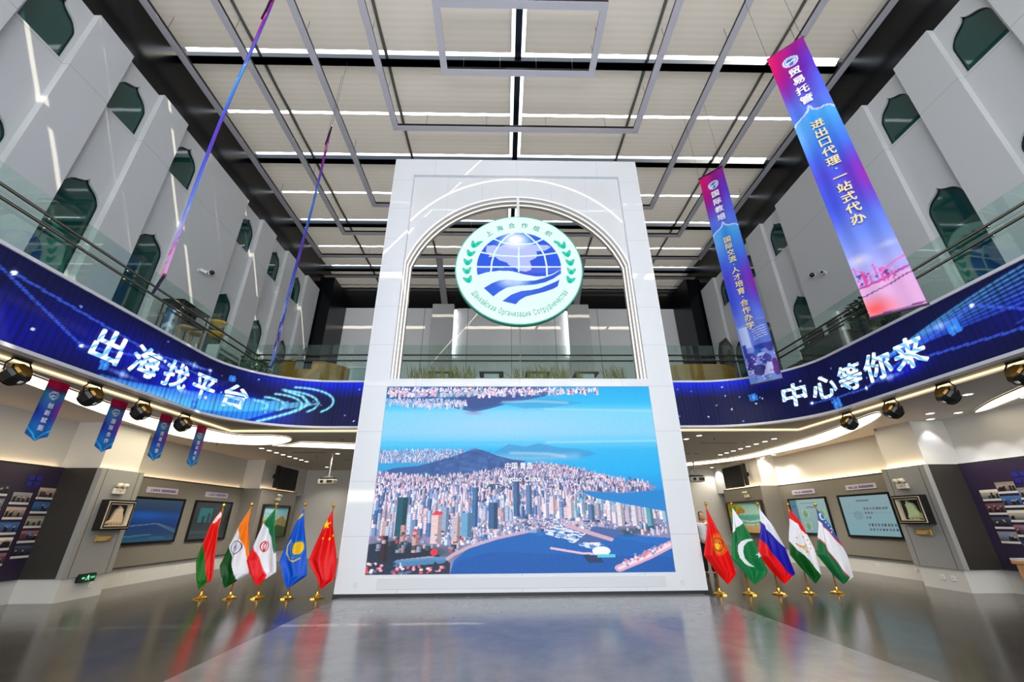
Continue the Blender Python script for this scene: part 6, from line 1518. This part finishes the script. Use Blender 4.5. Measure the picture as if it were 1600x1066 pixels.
b = MB(); b.prism([(-.45, 0), (.45, 0), (.45, 1.75), (-.45, 1.75)], [[(-.41, .06), (.41, .06), (.41, .85), (-.41, .85)], [(-.41, .9), (.41, .9), (.41, 1.7), (-.41, 1.7)]], -.18, .18, lambda x, z, h: (x, h, z)); b.build('carcass', M('cabinet_black', (36, 36, 34), .5), t)
b = MB(); b.box(-.44, .44, .16, .19, .02, 1.73); b.build('back', MATS['cabinet_black'], t)
b = MB(); b.bbox(-.4, .4, -.2, -.17, 1.5, 1.56, .005); b.build('light_bar', M('warm_bar', (240, 214, 140), .5, emit=.8), t)
t = thing('sofa', 'black low sofa behind the right railing beyond the desk', 'sofa', (8.7, 12.05, ZU), -PI / 2)
b = MB(); b.bbox(-.7, .7, -.4, .4, .1, .5, .04); b.build('seat', m_blkf, t); b = MB(); b.bbox(-.7, .7, .2, .42, .4, 1.05, .04); b.build('backrest', m_blkf, t)
for sx in (-1, 1):
    b = MB(); b.bbox(sx * .72 - .1, sx * .72 + .1, -.4, .42, .0, .75, .04); b.build('armrest', m_blkf, t)
t = thing('wall_panel_frame', 'dark wooden framed doorway panel on the right cladding behind the second banner', 'panel', (9.82, 17.3, ZU), -PI / 2)
b = MB(); b.prism([(-.6, 0), (.6, 0), (.6, 3.6), (.3, 4.1), (-.3, 4.1), (-.6, 3.6)], [[(-.5, .1), (.5, .1), (.5, 3.5), (.26, 3.95), (-.26, 3.95), (-.5, 3.5)]], -.05, 0, lambda x, z, h: (x, h, z)); b.build('frame', M('bronze_frame', (44, 36, 30), .4), t)
b = MB(); b.prism([(-.5, .1), (.5, .1), (.5, 3.5), (.26, 3.95), (-.26, 3.95), (-.5, 3.5)], [], -.03, -.01, lambda x, z, h: (x, h, z)); b.build('panel', M('bronze_glass', (74, 66, 58), .15), t)

# ================================================================== PERSON behind the right edge of the portal
pt = thing('person', 'person in white shirt and black trousers, hand raised to the face, behind the portal', 'person', (5.62, 13.5, 0), math.radians(-18))
m_skin = M('skin', (196, 146, 118), .5); m_shirt = noise_mat('shirt_white', (214, 214, 220), (196, 198, 206), .7, 12); m_trs = noise_mat('trousers_black', (22, 22, 26), (30, 30, 34), .7, 12)
def skin_obj(name, verts, edges, radii, root, mats, parent):
    me = bpy.data.meshes.new(name); me.from_pydata(verts, edges, []); o = bpy.data.objects.new(name, me); COL.objects.link(o); o.parent = parent
    md = o.modifiers.new('skin', 'SKIN'); md.use_smooth_shade = True
    for i, r_ in enumerate(radii):
        sv = me.skin_vertices[0].data[i]; sv.radius = r_ if isinstance(r_, tuple) else (r_, r_); sv.use_root = (i == root)
    sb = o.modifiers.new('subsurf', 'SUBSURF'); sb.levels = 1; sb.render_levels = 2
    me.materials.append(mats); return o
# body: pelvis, spine, neck, head core, arms to wrists, legs to ankles, feet
V = [(0, 0, .92), (0, .0, 1.08), (0, .01, 1.25), (0, .015, 1.38), (0, .01, 1.46), (0, -.005, 1.53),
     (.17, .015, 1.39), (.24, .0, 1.16), (.16, -.17, 1.26), (.08, -.15, 1.42),
     (-.17, .015, 1.39), (-.23, .03, 1.13), (-.22, -.05, .90),
     (.09, 0, .86), (.10, -.02, .48), (.10, .03, .09), (.10, -.12, .035),
     (-.09, 0, .86), (-.10, .03, .48), (-.10, .12, .09), (-.10, -.02, .035)]
E_ = [(0, 1), (1, 2), (2, 3), (3, 4), (4, 5), (3, 6), (6, 7), (7, 8), (8, 9), (3, 10), (10, 11), (11, 12), (0, 13), (13, 14), (14, 15), (15, 16), (0, 17), (17, 18), (18, 19), (19, 20)]
R_ = [(.15, .105), (.125, .09), (.14, .095), (.12, .08), .052, .055, .052, .042, .034, .026, .052, .042, .026, .08, .055, .036, .035, .08, .055, .036, .035]
skin_obj('body', V, E_, R_, 0, m_skin, pt)
b = MB(); b.lathe([(.004, -.125), (.035, -.12), (.055, -.095), (.066, -.05), (.073, 0), (.076, .04), (.07, .08), (.05, .108), (.02, .122), (.002, .124)], (0, -.012, 1.60), 18)
b.v = [(x, (y + .012) * 1.16 - .012, z) for x, y, z in b.v]
b.add([(-.014, -.088, 1.575), (.014, -.088, 1.575), (0, -.118, 1.578), (0, -.086, 1.625)], [(0, 1, 2), (0, 2, 3), (1, 3, 2)])
for s in (-1, 1): b.ball((s * .077, .0, 1.6), .02, 8)
b.build('head', m_skin, pt, True)
for s in (-1, 1):
    b = MB(); b.ball((s * .028, -.085, 1.612), .011, 8); b.build('eye', m_blkf, pt)
b = MB(); b.box(-.022, .022, -.093, -.08, 1.535, 1.545); b.build('mouth', M('lips', (150, 80, 76), .5), pt)
b = MB(); b.lathe([(.082, .0), (.086, .05), (.08, .09), (.058, .124), (.02, .14), (.002, .141)], (0, .004, 1.6), 18); b.lathe([(.06, -.14), (.078, -.08), (.082, 0)], (0, .03, 1.6), 14)
b.build('hair', M('hair_black', (16, 14, 14), .45), pt, True)
def hand(origin, d, up_, name):
    o_ = Vector(origin); d = Vector(d).normalized(); u_ = Vector(up_).normalized(); sd_ = d.cross(u_).normalized()
    vs = [o_, o_ + d * .05]; es = [(0, 1)]; rs = [(.024, .016), (.034, .015)]
    for k, (off, ln) in enumerate(((-.030, .060), (-.010, .070), (.011, .066), (.030, .052))):
        i = len(vs); p = o_ + d * .078 + sd_ * off
        vs += [p, p + d * ln * .55 - u_ * .008, p + d * ln * .9 - u_ * .028]; es += [(1, i), (i, i + 1), (i + 1, i + 2)]; rs += [.010, .009, .008]
    i = len(vs); vs += [o_ + d * .03 - sd_ * .035, o_ + d * .065 - sd_ * .058 - u_ * .01]; es += [(0, i), (i, i + 1)]; rs += [.011, .009]
    return skin_obj(name, [tuple(q) for q in vs], es, rs, 0, m_skin, pt)
hand((.08, -.15, 1.42), (-.25, .1, 1), (0, 1, .1), 'hand'); hand((-.22, -.05, .90), (0, -.15, -1), (-1, 0, 0), 'hand')
Vs = [(0, 0, .86), (0, 0, 1.06), (0, .01, 1.25), (0, .015, 1.40), (.165, .015, 1.385), (.215, .006, 1.24), (-.165, .015, 1.385), (-.21, .025, 1.24)]
skin_obj('shirt', Vs, [(0, 1), (1, 2), (2, 3), (3, 4), (4, 5), (3, 6), (6, 7)], [(.185, .135), (.165, .12), (.18, .125), (.15, .10), .078, .07, .078, .07], 0, m_shirt, pt)
Vt = [(0, 0, .97), (.09, 0, .84), (.10, -.02, .48), (.10, .03, .10), (-.09, 0, .84), (-.10, .03, .48), (-.10, .12, .10)]
skin_obj('trousers', Vt, [(0, 1), (1, 2), (2, 3), (0, 4), (4, 5), (5, 6)], [(.165, .12), .108, .08, .068, .108, .08, .068], 0, m_trs, pt)
for s, y in ((1, -.045), (-1, .045)):
    b = MB(); b.bbox(s * .1 - .045, s * .1 + .045, y - .14, y + .1, 0, .09, .025); b.build('shoe', m_blkf, pt)
